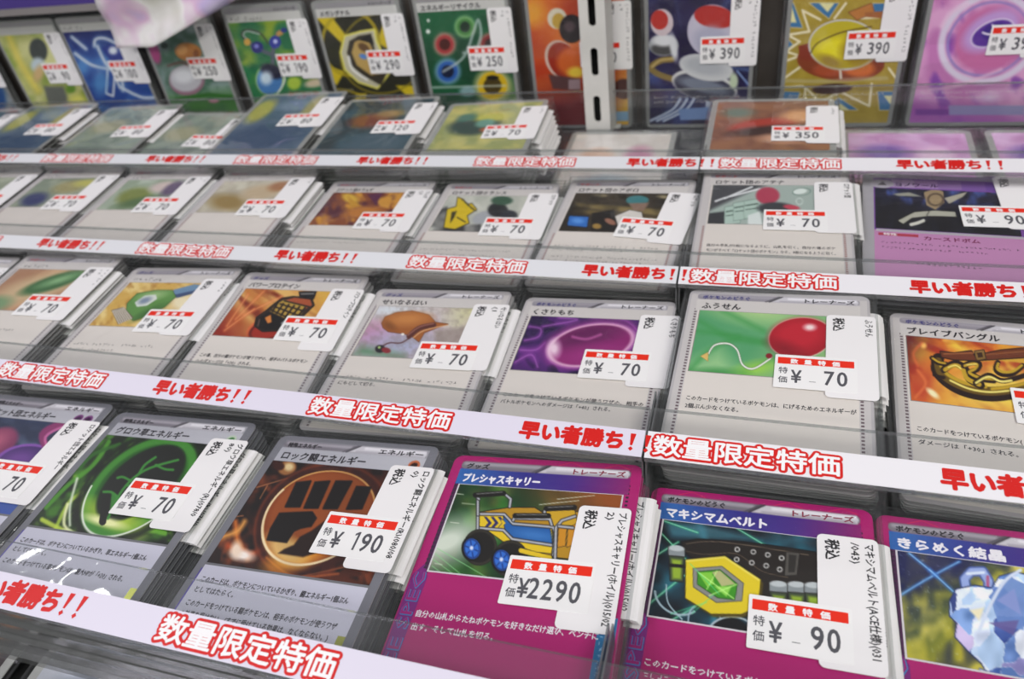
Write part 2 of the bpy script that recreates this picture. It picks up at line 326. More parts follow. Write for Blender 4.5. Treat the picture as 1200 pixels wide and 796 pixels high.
def art_grow():
    p = Pic(EB, [(384, 213), (842, 257), (103, 536), (601, 608)], 190, '12240c')
    p.clouds(70, '3f7a1c', .95, 3, .4, .8, 40, 2.5, -30); p.clouds(50, '86b828', .8, 6, .6, .9, 40, 2, -40); p.clouds(50, '050d04', .9, 15, .5, .75, 30)
    for pts, c, w in (([(390, 240), (330, 330), (240, 400), (160, 480)], '4f9a28', 16), ([(430, 250), (330, 290), (280, 340)], '2c6a1c', 14), ([(200, 560), (240, 470), (290, 430)], 'a8c83c', 14), ([(700, 240), (640, 260), (560, 240)], '3c7a2c', 14), ([(240, 470), (235, 540), (300, 575), (380, 575)], 'f4f8c0', 12), ([(270, 380), (250, 470), (255, 540)], 'dce8d0', 10), ([(430, 590), (520, 560), (590, 570)], '6ab02c', 18), ([(150, 520), (240, 560), (330, 590), (450, 600)], 'c8e048', 16)): p.curve(pts, w, c, 8, .9)
    p.ell(420, 575, 70, 16, 'e8f090', 5, 26); p.ell(250, 568, 24, 12, 'fffff0', 20, 12)
    p.ring(500, 405, 238, 132, 20, '0c1a08', -38, 8); p.ell(500, 400, 230, 124, '1f5a18', -38); p.ring(500, 400, 224, 118, 22, '3f8a2c', -38, 10); p.ell(410, 510, 110, 40, 'a8c838', 20, 40)
    p.ell(505, 392, 190, 92, '11200f', -38, 8); p.ell(380, 530, 70, 16, 'f0f4b0', 14, 16); p.ring(497, 404, 234, 128, 5, 'e8f0e0', -38, 3, 1, (60, 120))
    p.ell(510, 385, 184, 84, '151813', -38, 8); p.ring(500, 400, 262, 150, 16, '0a1206', -38, 12, .8)
    G = '3a8a34'
    for pts in ([(640, 310), (520, 350), (440, 420), (390, 520)], [(560, 330), (590, 345), (620, 348)], [(500, 360), (520, 330), (560, 300)], [(470, 390), (440, 375), (420, 378)], [(455, 405), (500, 410), (520, 400)], [(425, 450), (400, 430), (370, 428)], [(410, 470), (440, 490), (470, 480)]): p.curve(pts, 9, G, 5)
    p.poly([(400, 430), (440, 450), (420, 510), (395, 500)], G, 6, .9); p.line([(378, 470), (372, 530)], 26, '121410')
    return p
def art_gem():
    p = Pic(AB, [(174, 288), (1080, 412), (213, 710), (1245, 894)], 180, '1c2350')
    p.grad('60702c', 300, 330, 480, 560); p.clouds(70, 'c8c040', .9, 4, .4, .8); p.grad('c8b82c', 300, 560, 420, 700, .6); p.clouds(80, 'f4e468', .8, 9, .55, .85); p.clouds(90, '182048', .8, 11, .5, .8)
    p.poly([(170, 280), (520, 330), (420, 420), (180, 440)], '1c2054', 90, .8)
    for a, b in (((190, 475), (435, 335)), ((225, 300), (345, 400)), ((310, 370), (430, 480))): p.line([a, b], 14, '3d7ad0', 14, .8); p.line([a, b], 4, '9fd8ff', 5, .9)
    p.clouds(12, 'd8f0ff', .3, 31, .75, .95)
    B = ['7ea3dc', 'b8d4f4', '4f6fb8', 'dce9fa', '34509c', '9fb8e4', 'c8b8e0', '5c86cc', 'eef4ff', '2c3f80']
    p.line([(470, 480), (458, 410), (485, 378), (530, 376), (556, 420), (556, 520)], 44, '4a62a8'); p.line([(470, 480), (458, 410), (485, 378), (530, 376), (556, 420), (556, 520)], 30, '9fb4e8'); p.line([(552, 400), (556, 520)], 12, 'b85c88', 6); p.line([(470, 388), (535, 382)], 12, 'e4f0ff', 6)
    reg = [(400, 500), (425, 455), (500, 440), (570, 450), (600, 400), (660, 380), (740, 400), (1300, 420), (1300, 900), (640, 830), (560, 790), (530, 740), (470, 690), (420, 640), (430, 590), (398, 560)]
    p.poly(reg, '2c3f80', 4, out='1c2a60', ow=5); p.facets(reg, 95, B + ['6f92d0', '8fa8e0', '3f5ca8', 'dfeaff', 'a4a0d8'], 5, (390, 370, 1250, 880))
    p.poly([(560, 480), (640, 400), (720, 440), (700, 620), (600, 600)], '6f92d0', 4, .9); p.poly([(590, 500), (660, 450), (690, 560)], '8f9fd8', 6); p.poly([(560, 590), (680, 580), (660, 640)], '6a5a98', 6, .8)
    p.curve([(520, 620), (560, 530), (620, 420), (680, 370)], 14, 'dce8fa', 6); p.poly([(480, 540), (540, 530), (520, 580)], 'f8f0c8', 10); p.poly([(520, 760), (600, 790), (640, 820), (560, 810)], 'dfe8f4', 4, out='3a4880', ow=4)
    return p
def art_bal():
    p = Pic(AB, [(184, 137), (740, 165), (143, 354), (744, 400)], 180, '8cba78')
    p.clouds(130, 'b4d48c', .8, 3); p.grad('3f9a68', 700, 260, 560, 110, .7); p.ell(400, 140, 150, 40, 'b8d890', 10, 80); p.poly([(150, 330), (260, 280), (340, 372), (150, 362)], 'a8d494', 70, .8)
    for pts in ([(185, 180), (300, 240), (430, 262)], [(170, 215), (300, 232), (420, 255)], [(270, 138), (420, 215)], [(150, 350), (230, 280), (330, 240)], [(350, 365), (450, 320), (520, 330)]): p.curve(pts, 15, '3e9a4c', 22, .7)
    p.ell(395, 350, 60, 18, 'a8dc4c', -10, 40); p.ell(240, 365, 70, 12, '2f8a3a', 0, 30)
    p.curve([(216, 300), (240, 268), (290, 262), (325, 285), (345, 335), (385, 350), (440, 320), (452, 308)], 9, '6a7a60', 4, .8); p.curve([(216, 300), (240, 268), (290, 262), (325, 285), (345, 335), (385, 350), (440, 320), (452, 308)], 5, 'f4f6ec', 2)
    p.poly([(188, 306), (216, 292), (216, 323)], 'e0bc6c', 2, out='8a7a3c', ow=1)
    p.ell(552, 240, 113, 76, 'f0d8c8', -6, 5); p.ell(552, 240, 110, 73, 'a50f22', -6, 3); p.ell(548, 228, 92, 54, 'c31e30', -6, 40); p.ell(586, 202, 20, 12, 'fbe4e0', 0, 14); p.ell(500, 280, 50, 20, '7c0a1c', 20, 40, .7); p.ell(442, 306, 12, 9, '8a1020')
    return p
def art_kus():
    p = Pic(AB, [(300, 182), (847, 203), (210, 409), (797, 447)], 170, '3b1a5c')
    p.clouds(90, '6c2a88', .8, 3, .4, .7, 60); p.clouds(60, '1c0c38', .9, 7, .5, .7, 70)
    for pts in ([(290, 230), (340, 240), (330, 275), (270, 290)], [(250, 330), (320, 330), (360, 300)], [(230, 380), (300, 350), (330, 400)], [(560, 190), (700, 200), (760, 260)], [(420, 190), (500, 200), (350, 230)]): p.curve(pts, 14, 'a04ab0', 18, .6); p.curve(pts, 4, 'c888d8', 6, .5)
    p.ell(555, 300, 196, 92, 'a83c98', -12, 40, .8); p.ell(552, 305, 182, 82, '8a1f6c', -12, 8); p.ell(540, 270, 140, 46, '5c1450', -14, 50, .8); p.ell(560, 350, 130, 40, 'a02f80', -8, 50, .8)
    p.ring(555, 308, 182, 84, 9, 'e8b8d0', -12, 7); p.ring(555, 308, 190, 90, 8, 'b060b0', -12, 10, .6); p.curve([(480, 275), (540, 285), (600, 265)], 9, 'd070b0', 12, .8); p.ell(400, 325, 26, 34, 'ffe8f4', 0, 34, .9); p.ell(388, 300, 12, 10, 'fff', 0, 8) if False else None
    return p
def art_sei():
    p = Pic(AB, [(306, 212), (794, 225), (187, 421), (707, 447)], 160, 'cfc7c4')
    p.grad('d8d898', 560, 260, 740, 240); p.clouds(90, 'c8a8c8', .6, 3); p.ell(270, 330, 90, 60, 'c890b8', 0, 80, .8); p.ell(360, 235, 90, 25, 'dfe8ee', 0, 50); p.ell(400, 380, 120, 40, 'a4b4d4', 0, 80, .8); p.poly([(190, 420), (230, 380), (420, 420), (420, 440)], '60906c', 40, .9)
    p.poly([(540, 320), (700, 300), (690, 430), (560, 430)], 'a49890', 20, .9); p.clouds(18, '8a7c74', .35, 8)
    p.poly([(316, 290), (330, 262), (380, 242), (450, 234), (520, 252), (548, 285), (600, 292), (560, 306), (500, 330), (478, 368), (440, 340), (400, 332), (345, 325), (322, 308)], 'a4602c', 4, out='5a3014', ow=2)
    p.ell(430, 270, 80, 26, 'c88444', -4, 34); p.ell(350, 300, 30, 16, '7c4820', 30, 20, .7); p.curve([(435, 345), (480, 310), (540, 296)], 22, '5a2c24', 5); p.curve([(430, 340), (480, 305), (540, 290)], 5, '9a6458', 4); p.curve([(455, 350), (500, 320), (600, 296)], 4, 'e0b080', 3)
    p.curve([(440, 350), (400, 372), (350, 372), (310, 392)], 5, '5a2c2c', 3); p.ell(312, 396, 22, 16, '242028', 0, 5); p.ell(338, 402, 20, 11, '8a2c34', 10, 5); p.ell(308, 390, 6, 5, 'a8c878', 0, 3); p.ell(408, 336, 7, 5, 'f4f0e8')
    return p
def art_pow():
    p = Pic(AB, [(430, 151), (920, 170), (273, 369), (791, 398)], 160, 'c8803c')
    p.clouds(70, 'e8c070', .9, 3, .4, .7, 30, .4, -55); p.clouds(60, '7a2410', .9, 8, .5, .75, 30, .3, -45); p.grad('8a1c10', 480, 300, 330, 380, .9); p.grad('e0b84c', 700, 250, 800, 200, .8)
    for a, b in (((440, 180), (340, 330)), ((520, 160), (380, 300)), ((600, 190), (420, 280)), ((470, 250), (330, 350))): p.line([a, b], 12, 'e0703c', 14, .6); p.line([a, b], 4, 'f8c888', 5, .5)
    p.ell(550, 340, 112, 52, 'a02818', -15, 8); p.ring(550, 335, 108, 50, 8, 'd86c3c', -15, 6); p.ring(540, 345, 90, 40, 6, '5c0c08', -15, 6)
    p.poly([(655, 192), (738, 200), (748, 232), (700, 280), (640, 322), (580, 350), (510, 352), (474, 328), (482, 292), (530, 258), (572, 222), (605, 200)], '34241a', 3, out='0a0606', ow=5)
    p.poly([(660, 196), (732, 206), (740, 232), (690, 262), (600, 232), (620, 208)], 'a8502c', 4); p.poly([(575, 228), (612, 206), (715, 238), (690, 276), (640, 306), (545, 262)], 'b8963c', 4)
    for k in range(6): p.line([(582 + k * 25, 220 + k * 5), (556 + k * 20, 262 + k * 9)], 9, '241812', 3)
    for k in range(4): p.line([(612 - k * 20, 212 + k * 15), (725 - k * 26, 240 + k * 20)], 8, '241812', 3)
    p.poly([(484, 296), (535, 264), (640, 308), (580, 346), (512, 350), (478, 326)], '0e0b0b', 4); p.poly([(520, 292), (548, 278), (552, 312), (534, 318)], 'd8843c', 5); p.line([(600, 318), (650, 285)], 8, 'c4ccd0', 8, .8); p.line([(495, 300), (488, 328)], 6, '6a5048', 5)
    p.poly([(682, 168), (762, 165), (748, 202), (686, 196)], '17171a', 2, out='000000', ow=3); p.line([(692, 178), (748, 176)], 6, '8a8a88', 5); return p
def art_spr():
    p = Pic(AB, [(524, 176), (988, 181), (318, 391), (803, 407)], 150, 'd8b058')
    p.clouds(60, 'f0d890', .9, 3, .4, .7); p.clouds(40, 'b07c30', .8, 7, .5, .8, 20); p.ell(780, 280, 60, 50, 'f4e8c0', 0, 60)
    p.poly([(745, 215), (850, 185), (905, 190), (880, 215), (800, 240), (750, 252)], '6f92b0', 4); p.poly([(750, 240), (840, 220), (900, 205), (890, 222), (760, 258)], '3c5078', 4)
    p.poly([(510, 285), (560, 235), (660, 218), (740, 218), (755, 252), (700, 300), (600, 350), (545, 368), (505, 345)], '5f9448', 3, out='2c4c20', ow=3); p.ell(640, 245, 70, 20, '9cc080', -10, 24); p.ell(620, 330, 70, 14, '38682c', -25, 24)
    p.poly([(548, 280), (600, 245), (655, 240), (662, 262), (610, 296), (560, 302)], 'dfe6dc', 4); p.ell(600, 270, 34, 14, '8494a8', -20, 14)
    p.poly([(428, 318), (492, 302), (545, 355), (468, 388)], '6a5c4c', 3)
    for k in range(7): p.line([(436 + k * 9, 322 - k * 2.6), (474 + k * 10, 384 - k * 4)], 5, 'e4ddcc', 2)
    return p
def art_brv():
    p = Pic(AB, [(644, 211), (1462, 289), (669, 513), (1565, 620)], 170, 'e0842c')
    p.clouds(120, 'f4cc44', .95, 3, .4, .7, 80); p.clouds(80, 'a82c18', .9, 6, .5, .8, 60, 1.8, 30); p.grad('6a2420', 780, 300, 660, 230); p.ell(720, 440, 80, 90, 'c03c28', 0, 80, .8); p.ell(1060, 480, 200, 90, 'f8e060', 0, 120, .9)
    p.ell(775, 485, 34, 13, 'fdf4c0', 35, 12); p.ell(730, 262, 14, 14, 'f8c060', 0, 14); p.ell(838, 232, 18, 12, 'f4b04c', 0, 12)
    p.curve([(720, 250), (680, 300), (700, 360)], 12, 'e8703c', 14, .7); p.curve([(690, 500), (740, 440), (700, 380)], 10, 'f08848', 14, .7)
    K = '241008'
    G, GD, GL = 'c8a428', '6a5012', 'f8ea80'
    p.curve([(1000, 330), (1100, 325), (1240, 345), (1300, 380)], 22, 'd8a838', 8)
    p.curve([(800, 330), (800, 380), (850, 430), (930, 470), (1040, 492), (1150, 485), (1290, 450)], 62, K, 3); p.curve([(800, 340), (812, 385), (860, 425), (940, 460), (1040, 478), (1150, 470), (1290, 436)], 40, GD, 5)
    p.curve([(815, 360), (850, 402), (930, 440), (1030, 458)], 16, G, 6); p.curve([(860, 428), (950, 466), (1050, 482), (1160, 474)], 9, GL, 5); p.curve([(1060, 468), (1160, 456), (1280, 424)], 14, G, 6)
    p.curve([(830, 378), (880, 350), (930, 372), (950, 420), (1010, 452)], 34, K, 3); p.curve([(836, 378), (882, 358), (920, 376), (942, 420), (1000, 448)], 20, G, 4); p.curve([(850, 368), (886, 358), (912, 374)], 6, GL, 3)
    p.curve([(925, 360), (965, 345), (1000, 352), (990, 378), (960, 392), (1000, 420), (1070, 430)], 26, K, 3); p.curve([(930, 360), (968, 350), (990, 356), (978, 376), (952, 392), (1000, 416), (1070, 424)], 13, G, 4); p.curve([(940, 356), (985, 352)], 5, GL, 3)
    p.curve([(1085, 345), (1078, 378), (1110, 400), (1160, 395), (1200, 360)], 26, K, 3); p.curve([(1088, 350), (1084, 374), (1112, 390), (1158, 386), (1196, 358)], 13, G, 4)
    p.curve([(980, 440), (1040, 405), (1100, 430), (1150, 425), (1230, 400)], 24, K, 3); p.curve([(985, 440), (1042, 412), (1100, 434), (1150, 430)], 11, GL, 5)
    p.curve([(770, 322), (800, 345), (840, 352)], 22, K, 3); p.curve([(775, 324), (805, 342), (835, 348)], 10, G, 4); p.curve([(780, 400), (800, 410), (830, 415)], 16, K, 3)
    p.poly([(812, 292), (880, 300), (960, 288), (975, 312), (1100, 284), (1300, 262), (1300, 312), (1100, 326), (985, 334), (880, 330), (820, 318)], '6e3418', 3, out=K, ow=5); p.line([(830, 303), (970, 298)], 6, 'b87440', 6, .8); p.line([(1030, 306), (1290, 280)], 6, 'a0602c', 6, .8)
    p.poly([(975, 290), (1018, 283), (1030, 326), (988, 334)], '8a6a30', 3, out=K, ow=4); p.poly([(986, 298), (1010, 294), (1018, 318), (994, 322)], '3a200e', 3); return p
def art_rocket():
    p = Pic(EB, [(-24, 487), (105, 505), (-128, 582), (9, 609)], 150, '1f2a48')
    p.clouds(40, '4c6088', .9, 3, .4, .8); p.clouds(26, 'a8b8d0', .6, 8, .6, .9); p.grad('2c50b0', 0, 560, -20, 600, .9)
    p.ell(-6, 525, 30, 17, '7c2c58', -30, 4); p.ell(-8, 522, 22, 10, 'a85070', -30, 10); p.ell(28, 553, 38, 25, '3c1c64', -8, 3); p.ring(28, 553, 38, 25, 3, '8a50b0', -8, 2); p.ell(20, 545, 20, 10, '6a3c90', -8, 12)
    p.curve([(60, 545), (50, 515), (85, 498), (120, 500)], 9, '8a2c68', 3); p.curve([(60, 545), (53, 518), (85, 501)], 3, 'c868a0', 2); return p
# second row of pictures: plain generic scenes in the colours of the printed ones
def art_ate():
    p = Pic(AB, [(240, 155), (861, 158), (211, 348), (875, 361)], 110, 'a8b8b0')
    p.poly([(240, 150), (520, 150), (210, 290), (210, 250)], '4a4c50', 20); p.poly([(210, 300), (300, 290), (300, 380), (210, 380)], '3a3c40', 10)
    for a, b in (((300, 225), (440, 165)), ((250, 240), (300, 222)), ((330, 215), (480, 175))): p.line([a, b], 9, 'e4e8e8', 5)
    for x, y in ((300, 270), (345, 250), (400, 240)): p.poly([(x, y), (x + 80, y - 14), (x + 80, y + 75), (x, y + 85)], 'b4ccc0', out='70887c', ow=2); p.line([(x + 8, y + 22), (x + 70, y + 12)], 7, '5c7468', 2); p.line([(x + 8, y + 42), (x + 70, y + 34)], 5, '5c7468', 2)
    p.ell(520, 210, 60, 44, 'b4425a', 0, 10); p.ell(560, 275, 90, 30, '3c4044', 0, 12); p.ell(680, 188, 36, 14, 'e4efe8', -5, 4); p.ring(690, 190, 44, 20, 3, '7a9488', -5, 2); p.ring(680, 240, 16, 16, 3, 'e0ece4'); p.poly([(420, 310), (480, 290), (500, 380), (420, 370)], 'dfe8e4', 8); p.ell(640, 270, 40, 12, 'c8485c', 8, 6)
    return p
def art_apo():
    p = Pic(AB, [(341, 184), (888, 154), (249, 393), (821, 375)], 110, '3c3428')
    p.poly([(340, 240), (890, 250), (890, 290), (330, 262)], '847448', 16); p.poly([(340, 268), (880, 300), (880, 330), (320, 290)], '6a5c38', 14); p.ell(460, 188, 34, 10, 'f4e4b0', 0, 12); p.ell(795, 178, 30, 9, 'f4e4b0', 0, 12); p.clouds(80, '1f1b16', .7, 4)
    p.poly([(305, 312), (405, 312), (398, 365), (295, 362)], '2f6fc0', 3, out='181c24', ow=5); p.ell(350, 335, 30, 14, '5a98e0', 0, 14); p.poly([(425, 290), (540, 265), (560, 380), (415, 385)], '1c1a18', 5)
    p.poly([(545, 300), (620, 262), (680, 270), (690, 330), (600, 365), (560, 350)], 'd8d4cc', 5, out='2a2622', ow=3); p.ell(660, 205, 58, 26, '3a7c80', -6, 6); p.poly([(615, 225), (720, 215), (690, 262), (640, 262)], '8a7060', 10); p.ell(520, 330, 30, 14, '9a6c58', 20, 6); p.ell(450, 358, 24, 14, 'a08040', 0, 8); return p
def art_yon():
    p = Pic(AB, [(142, 226), (1051, 265), (147, 495), (1123, 553)], 120, '1c2036')
    p.clouds(60, '4c64b0', .9, 3, .45, .75); p.grad('15161c', 400, 300, 380, 420, .9); p.clouds(80, '0a0b12', .7, 9)
    p.poly([(480, 260), (560, 230), (610, 255), (620, 330), (560, 380), (500, 350)], 'a08c68', 8); p.ring(560, 310, 50, 40, 12, '5c4c3c', 0, 8); p.poly([(620, 300), (770, 255), (740, 290), (650, 340)], 'b0ac98', 5); p.poly([(270, 270), (380, 260), (470, 290), (300, 285)], '9a9c8c', 8)
    p.poly([(305, 450), (420, 395), (560, 385), (690, 395), (700, 425), (520, 420), (400, 432), (340, 470)], 'b4b4a4', 4, out='12120f', ow=4); p.curve([(395, 475), (440, 465), (480, 450)], 20, 'd8d8cc', 5); p.line([(520, 385), (500, 420)], 5, '181814'); return p
def art_lan():
    p = Pic(AB, [(903, 195), (1352, 200), (805, 359), (1277, 371)], 90, 'b8bcb0')
    p.poly([(805, 340), (830, 270), (890, 250), (900, 365)], '2a2c30', 16); p.poly([(830, 350), (1050, 330), (1060, 380), (800, 380)], '35363a', 14); p.clouds(50, 'e0e0d4', .5, 3)
    p.poly([(878, 345), (892, 262), (935, 250), (942, 205), (968, 215), (985, 240), (1008, 235), (1030, 262), (985, 292), (995, 325), (930, 352)], 'd8bc1c', 4, out='3a3414', ow=4); p.poly([(905, 330), (912, 275), (940, 268), (925, 300)], '3a3414', 3); p.line([(940, 300), (980, 322)], 6, '3a3414', 3)
    for k in range(4): p.line([(960 + k * 14, 215 + k * 14), (995 + k * 12, 240 + k * 10)], 4, '4a4218', 2)
    p.ell(1060, 300, 50, 26, 'a8acb0', -20, 8); p.ell(1130, 265, 46, 34, '24262a', 0, 10); p.ell(1150, 220, 50, 22, '3c5c48', 0, 8); p.ell(1180, 290, 40, 24, '30343c', 0, 8); return p
def art_ora():
    p = Pic(AB, [(364, 182), (771, 182), (244, 332), (670, 339)], 90, '8a4c2c')
    p.clouds(45, 'd89c3c', .95, 3, .45, .7, 20); p.clouds(40, '4c2038', .8, 8, .5, .75); p.ell(440, 210, 40, 22, 'd8b040', 20, 14); p.poly([(430, 200), (500, 250), (440, 260)], 'c89430', 10); p.poly([(560, 210), (640, 200), (620, 260), (580, 250)], 'd0963c', 10); p.ell(500, 275, 90, 26, 'c07c38', -6, 20); p.poly([(520, 190), (600, 180), (560, 240)], '5a2848', 10); return p
def blurry(box, nx, base, blobs, seed, sc=10, c2=None):
    p = Pic(box, [(box[0], box[1]), (box[2], box[1]), (box[0], box[3]), (box[2], box[3])], nx, base)
    if c2: p.clouds(sc, c2, .9, seed, .35, .75, 6)
    for b in blobs: p.ell(*b[:4], b[4], b[5] if len(b) > 5 else 0, b[6] if len(b) > 6 else 3)
    return p
def art_oval(): return blurry(AB, 90, 'b08464', [(30, 26, 22, 12, 'd0b48c', -25, 8), (36, 22, 16, 7, '3c6c3c', -32, 3), (38, 20, 9, 3, '88b480', -32, 4), (14, 40, 10, 6, '7c9c70', 0, 5)], 4, 9, 'd8a880')
def art_far():  return blurry(AB, 40, 'b8b4a0', [(30, 28, 12, 8, '70806c', 0, 6)], 5, 9, '90a098')
def art_c6():   return blurry(AB, 70, 'b8b09c', [(20, 34, 14, 7, '9c8450', 20, 6), (36, 24, 12, 8, 'c8b494', 0, 5), (45, 18, 7, 5, 'a87850', 0, 4)], 14, 8, 'd8d4c0')
def art_c7():   return blurry(AB, 70, '9cac94', [(22, 30, 12, 9, '84904c', 20, 5), (36, 20, 9, 6, 'd8c8c0', 0, 4), (30, 36, 14, 5, '5c7850', -20, 5), (44, 22, 6, 8, '6c5c78', 0, 4)], 15, 8, 'c4d0c0')
def art_c8():   return blurry(AB, 60, '8c9884', [(18, 36, 10, 7, '3c4470', 20, 5), (34, 22, 12, 7, 'a8a070', 0, 5), (44, 18, 9, 4, 'c8c468', 0, 4)], 16, 8, 'b0b8a0')
def art_c9():   return blurry(AB, 50, 'a0a890', [(30, 26, 12, 8, '788468', 0, 6)], 17, 8, 'c0c8b0')
def art_b350(): return blurry((3, 3, 60, 56), 90, '9a6a4c', [(28, 30, 17, 7, 'b03828', -14, 3), (30, 36, 18, 5, '3c2420', -10, 4), (46, 20, 10, 6, 'd8a070', 0, 5), (14, 16, 8, 5, '5c7060', 0, 5), (40, 44, 12, 5, 'e0b090', 0, 5)], 21, 9, '7c5040')
def art_b1():   return blurry((3, 3, 60, 60), 90, '9ca468', [(24, 30, 16, 12, '3c4c48', 0, 5), (32, 20, 12, 6, 'c8c45c', 0, 4), (30, 28, 6, 5, '70a090', 0, 3), (34, 36, 5, 3, 'c0603c', 0, 2), (16, 20, 6, 5, '508070', 0, 4)], 22, 9, 'd0c878')
def art_b2():   return blurry((3, 3, 60, 85), 80, '2c3c40', [(26, 30, 14, 9, '7c4030', 0, 6), (36, 22, 9, 5, 'a08050', 0, 5), (40, 60, 20, 14, '48606c', 0, 8)], 23, 10, '3c5c68')
def art_b3():   return blurry((3, 3, 60, 85), 80, '5c7084', [(10, 24, 8, 16, 'b0b058', 0, 5), (34, 18, 14, 8, '788ca0', 0, 6), (46, 22, 5, 18, 'a8a068', 0, 5), (30, 60, 26, 16, '3c5470', 0, 8)], 24, 10, '4c6478')
def art_bg():   return blurry((3, 3, 60, 85), 60, '7c8c80', [(20, 30, 14, 10, 'a8a888', 0, 6)], 25, 12, 'a4b0a0')
def art_pale(): return blurry((3, 3, 60, 85), 60, 'cfcac2', [(20, 30, 10, 10, 'dcb8a0', 0, 6), (44, 30, 8, 12, 'c890a8', 0, 6), (30, 60, 16, 10, 'a8b8c0', 0, 6)], 26, 12, 'e4e0da')
def art_pink(): return blurry((3, 3, 60, 85), 60, 'c490c0', [(20, 24, 12, 8, '7c5ca8', 0, 6), (44, 30, 8, 12, 'e8c8e0', 0, 6), (14, 60, 12, 10, 'e8b0b0', 0, 6)], 27, 12, 'dcb8dc')  # paled: haze and purple reflection over the tray put into the colours
def art_front1(): return blurry((3, 3, 60, 60), 60, '3c3230', [(34, 16, 16, 8, '6c4444', 0, 6), (52, 20, 5, 14, '9a6430', 0, 4), (12, 12, 8, 8, '8a7c3c', 0, 5)], 28, 12, '2a2426')
def art_front2(): return blurry((3, 3, 60, 60), 60, 'a8acb4', [(24, 16, 16, 12, '8c94a0', 0, 6)], 29, 12, 'c8ccd0')
# back row, whole-face pictures. q() gives the drawing units of each card
FB = (2.2, 10.5, 60.8, 85.8)
def sub(q, box):
    f = lambda u, v: tuple(q[0][i] * (1 - u) * (1 - v) + q[1][i] * u * (1 - v) + q[2][i] * (1 - u) * v + q[3][i] * u * v for i in (0, 1))
    return [f(box[a] / 63, box[b] / 88) for a, b in ((0, 1), (2, 1), (0, 3), (2, 3))]
def art_a1(): return blurry(FB, 60, '90989a', [(40, 50, 18, 20, '1c4c88', 0, 4), (20, 60, 8, 8, '6a4030', 0, 6)], 31, 14, '3c5c78')
def art_a2():
    p = Pic(FB, sub([(-89, 155), (357, 127), (313, 925), (735, 922)], FB), 110, 'b8bc70'); p.clouds(120, 'e0e0a0', .9, 3); p.clouds(90, '88a040', .8, 7)
    p.line([(60, 250), (130, 420), (260, 620)], 50, 'e8d860', 40, .8); p.ell(265, 340, 62, 80, '464c48', -15, 14); p.ell(260, 440, 50, 50, 'c8d8dc', 0, 30); p.ell(265, 500, 34, 60, 'd8b880', 20, 30); p.poly([(300, 590), (440, 590), (480, 700), (360, 900), (330, 700)], '6c7068', 24); p.ell(490, 610, 34, 30, '6a9430', 0, 14); p.ell(620, 660, 60, 60, '7c9434', 0, 40); p.ell(540, 700, 60, 50, 'e4e070', 0, 50); return p
def art_a3():
    p = Pic(FB, sub([(372, 126), (851, 96), (748, 922), (1196, 919)], FB), 120, '2c4c98'); p.clouds(120, '5c9cd8', .8, 3, .4, .8); p.grad('1c1c5c', 600, 420, 560, 200, .8)
    for pts in ([(660, 310), (670, 265), (740, 260), (830, 310), (880, 400)], [(520, 360), (640, 440), (780, 470)], [(680, 310), (740, 430), (840, 520), (860, 620)], [(850, 600), (1000, 670), (1140, 660)], [(500, 250), (600, 330)]): p.curve(pts, 26, 'a8c4e0', 20, .8); p.curve(pts, 8, 'f0f4f4', 7)
    p.poly([(705, 320), (800, 300), (880, 410), (780, 420)], '2c3c90', 10); p.ell(790, 340, 30, 26, 'e8f0f8', 0, 20); p.line([(750, 480), (740, 640), (790, 660), (800, 520), (840, 600)], 14, 'd8e0e8', 8); p.poly([(980, 600), (1120, 600), (1110, 660)], '1f4c90', 10); p.ell(700, 560, 50, 90, '5ca0d8', 0, 50, .7); return p
def art_a4():
    p = Pic(FB, sub([(-30, 76), (400, 49), (252, 766), (653, 764)], FB), 110, '7a9088'); p.clouds(100, '9cb0b0', .9, 3); p.grad('3f7c30', 350, 480, 360, 600); p.clouds(60, '2c5c3c', .6, 9)
    p.ell(100, 290, 30, 70, 'b84c88', -20, 14); p.ell(160, 255, 22, 18, '3c4c40'); p.ell(300, 290, 78, 52, 'c88440', 8, 6); p.ell(265, 280, 30, 30, 'e0a460', 0, 16); p.ell(345, 300, 16, 24, '9a5828', 0, 10); p.ell(290, 455, 105, 90, '9c7484', 0, 6); p.ell(285, 445, 95, 78, 'c8c8cc', 0, 12); p.ell(270, 430, 60, 40, 'eceef0', 0, 30); p.curve([(180, 370), (260, 350), (310, 370)], 14, '6a4c40', 6); p.line([(230, 570), (420, 540), (600, 560)], 20, '2f6c24', 16); p.ell(450, 580, 30, 12, 'c8909c', 0, 8); return p
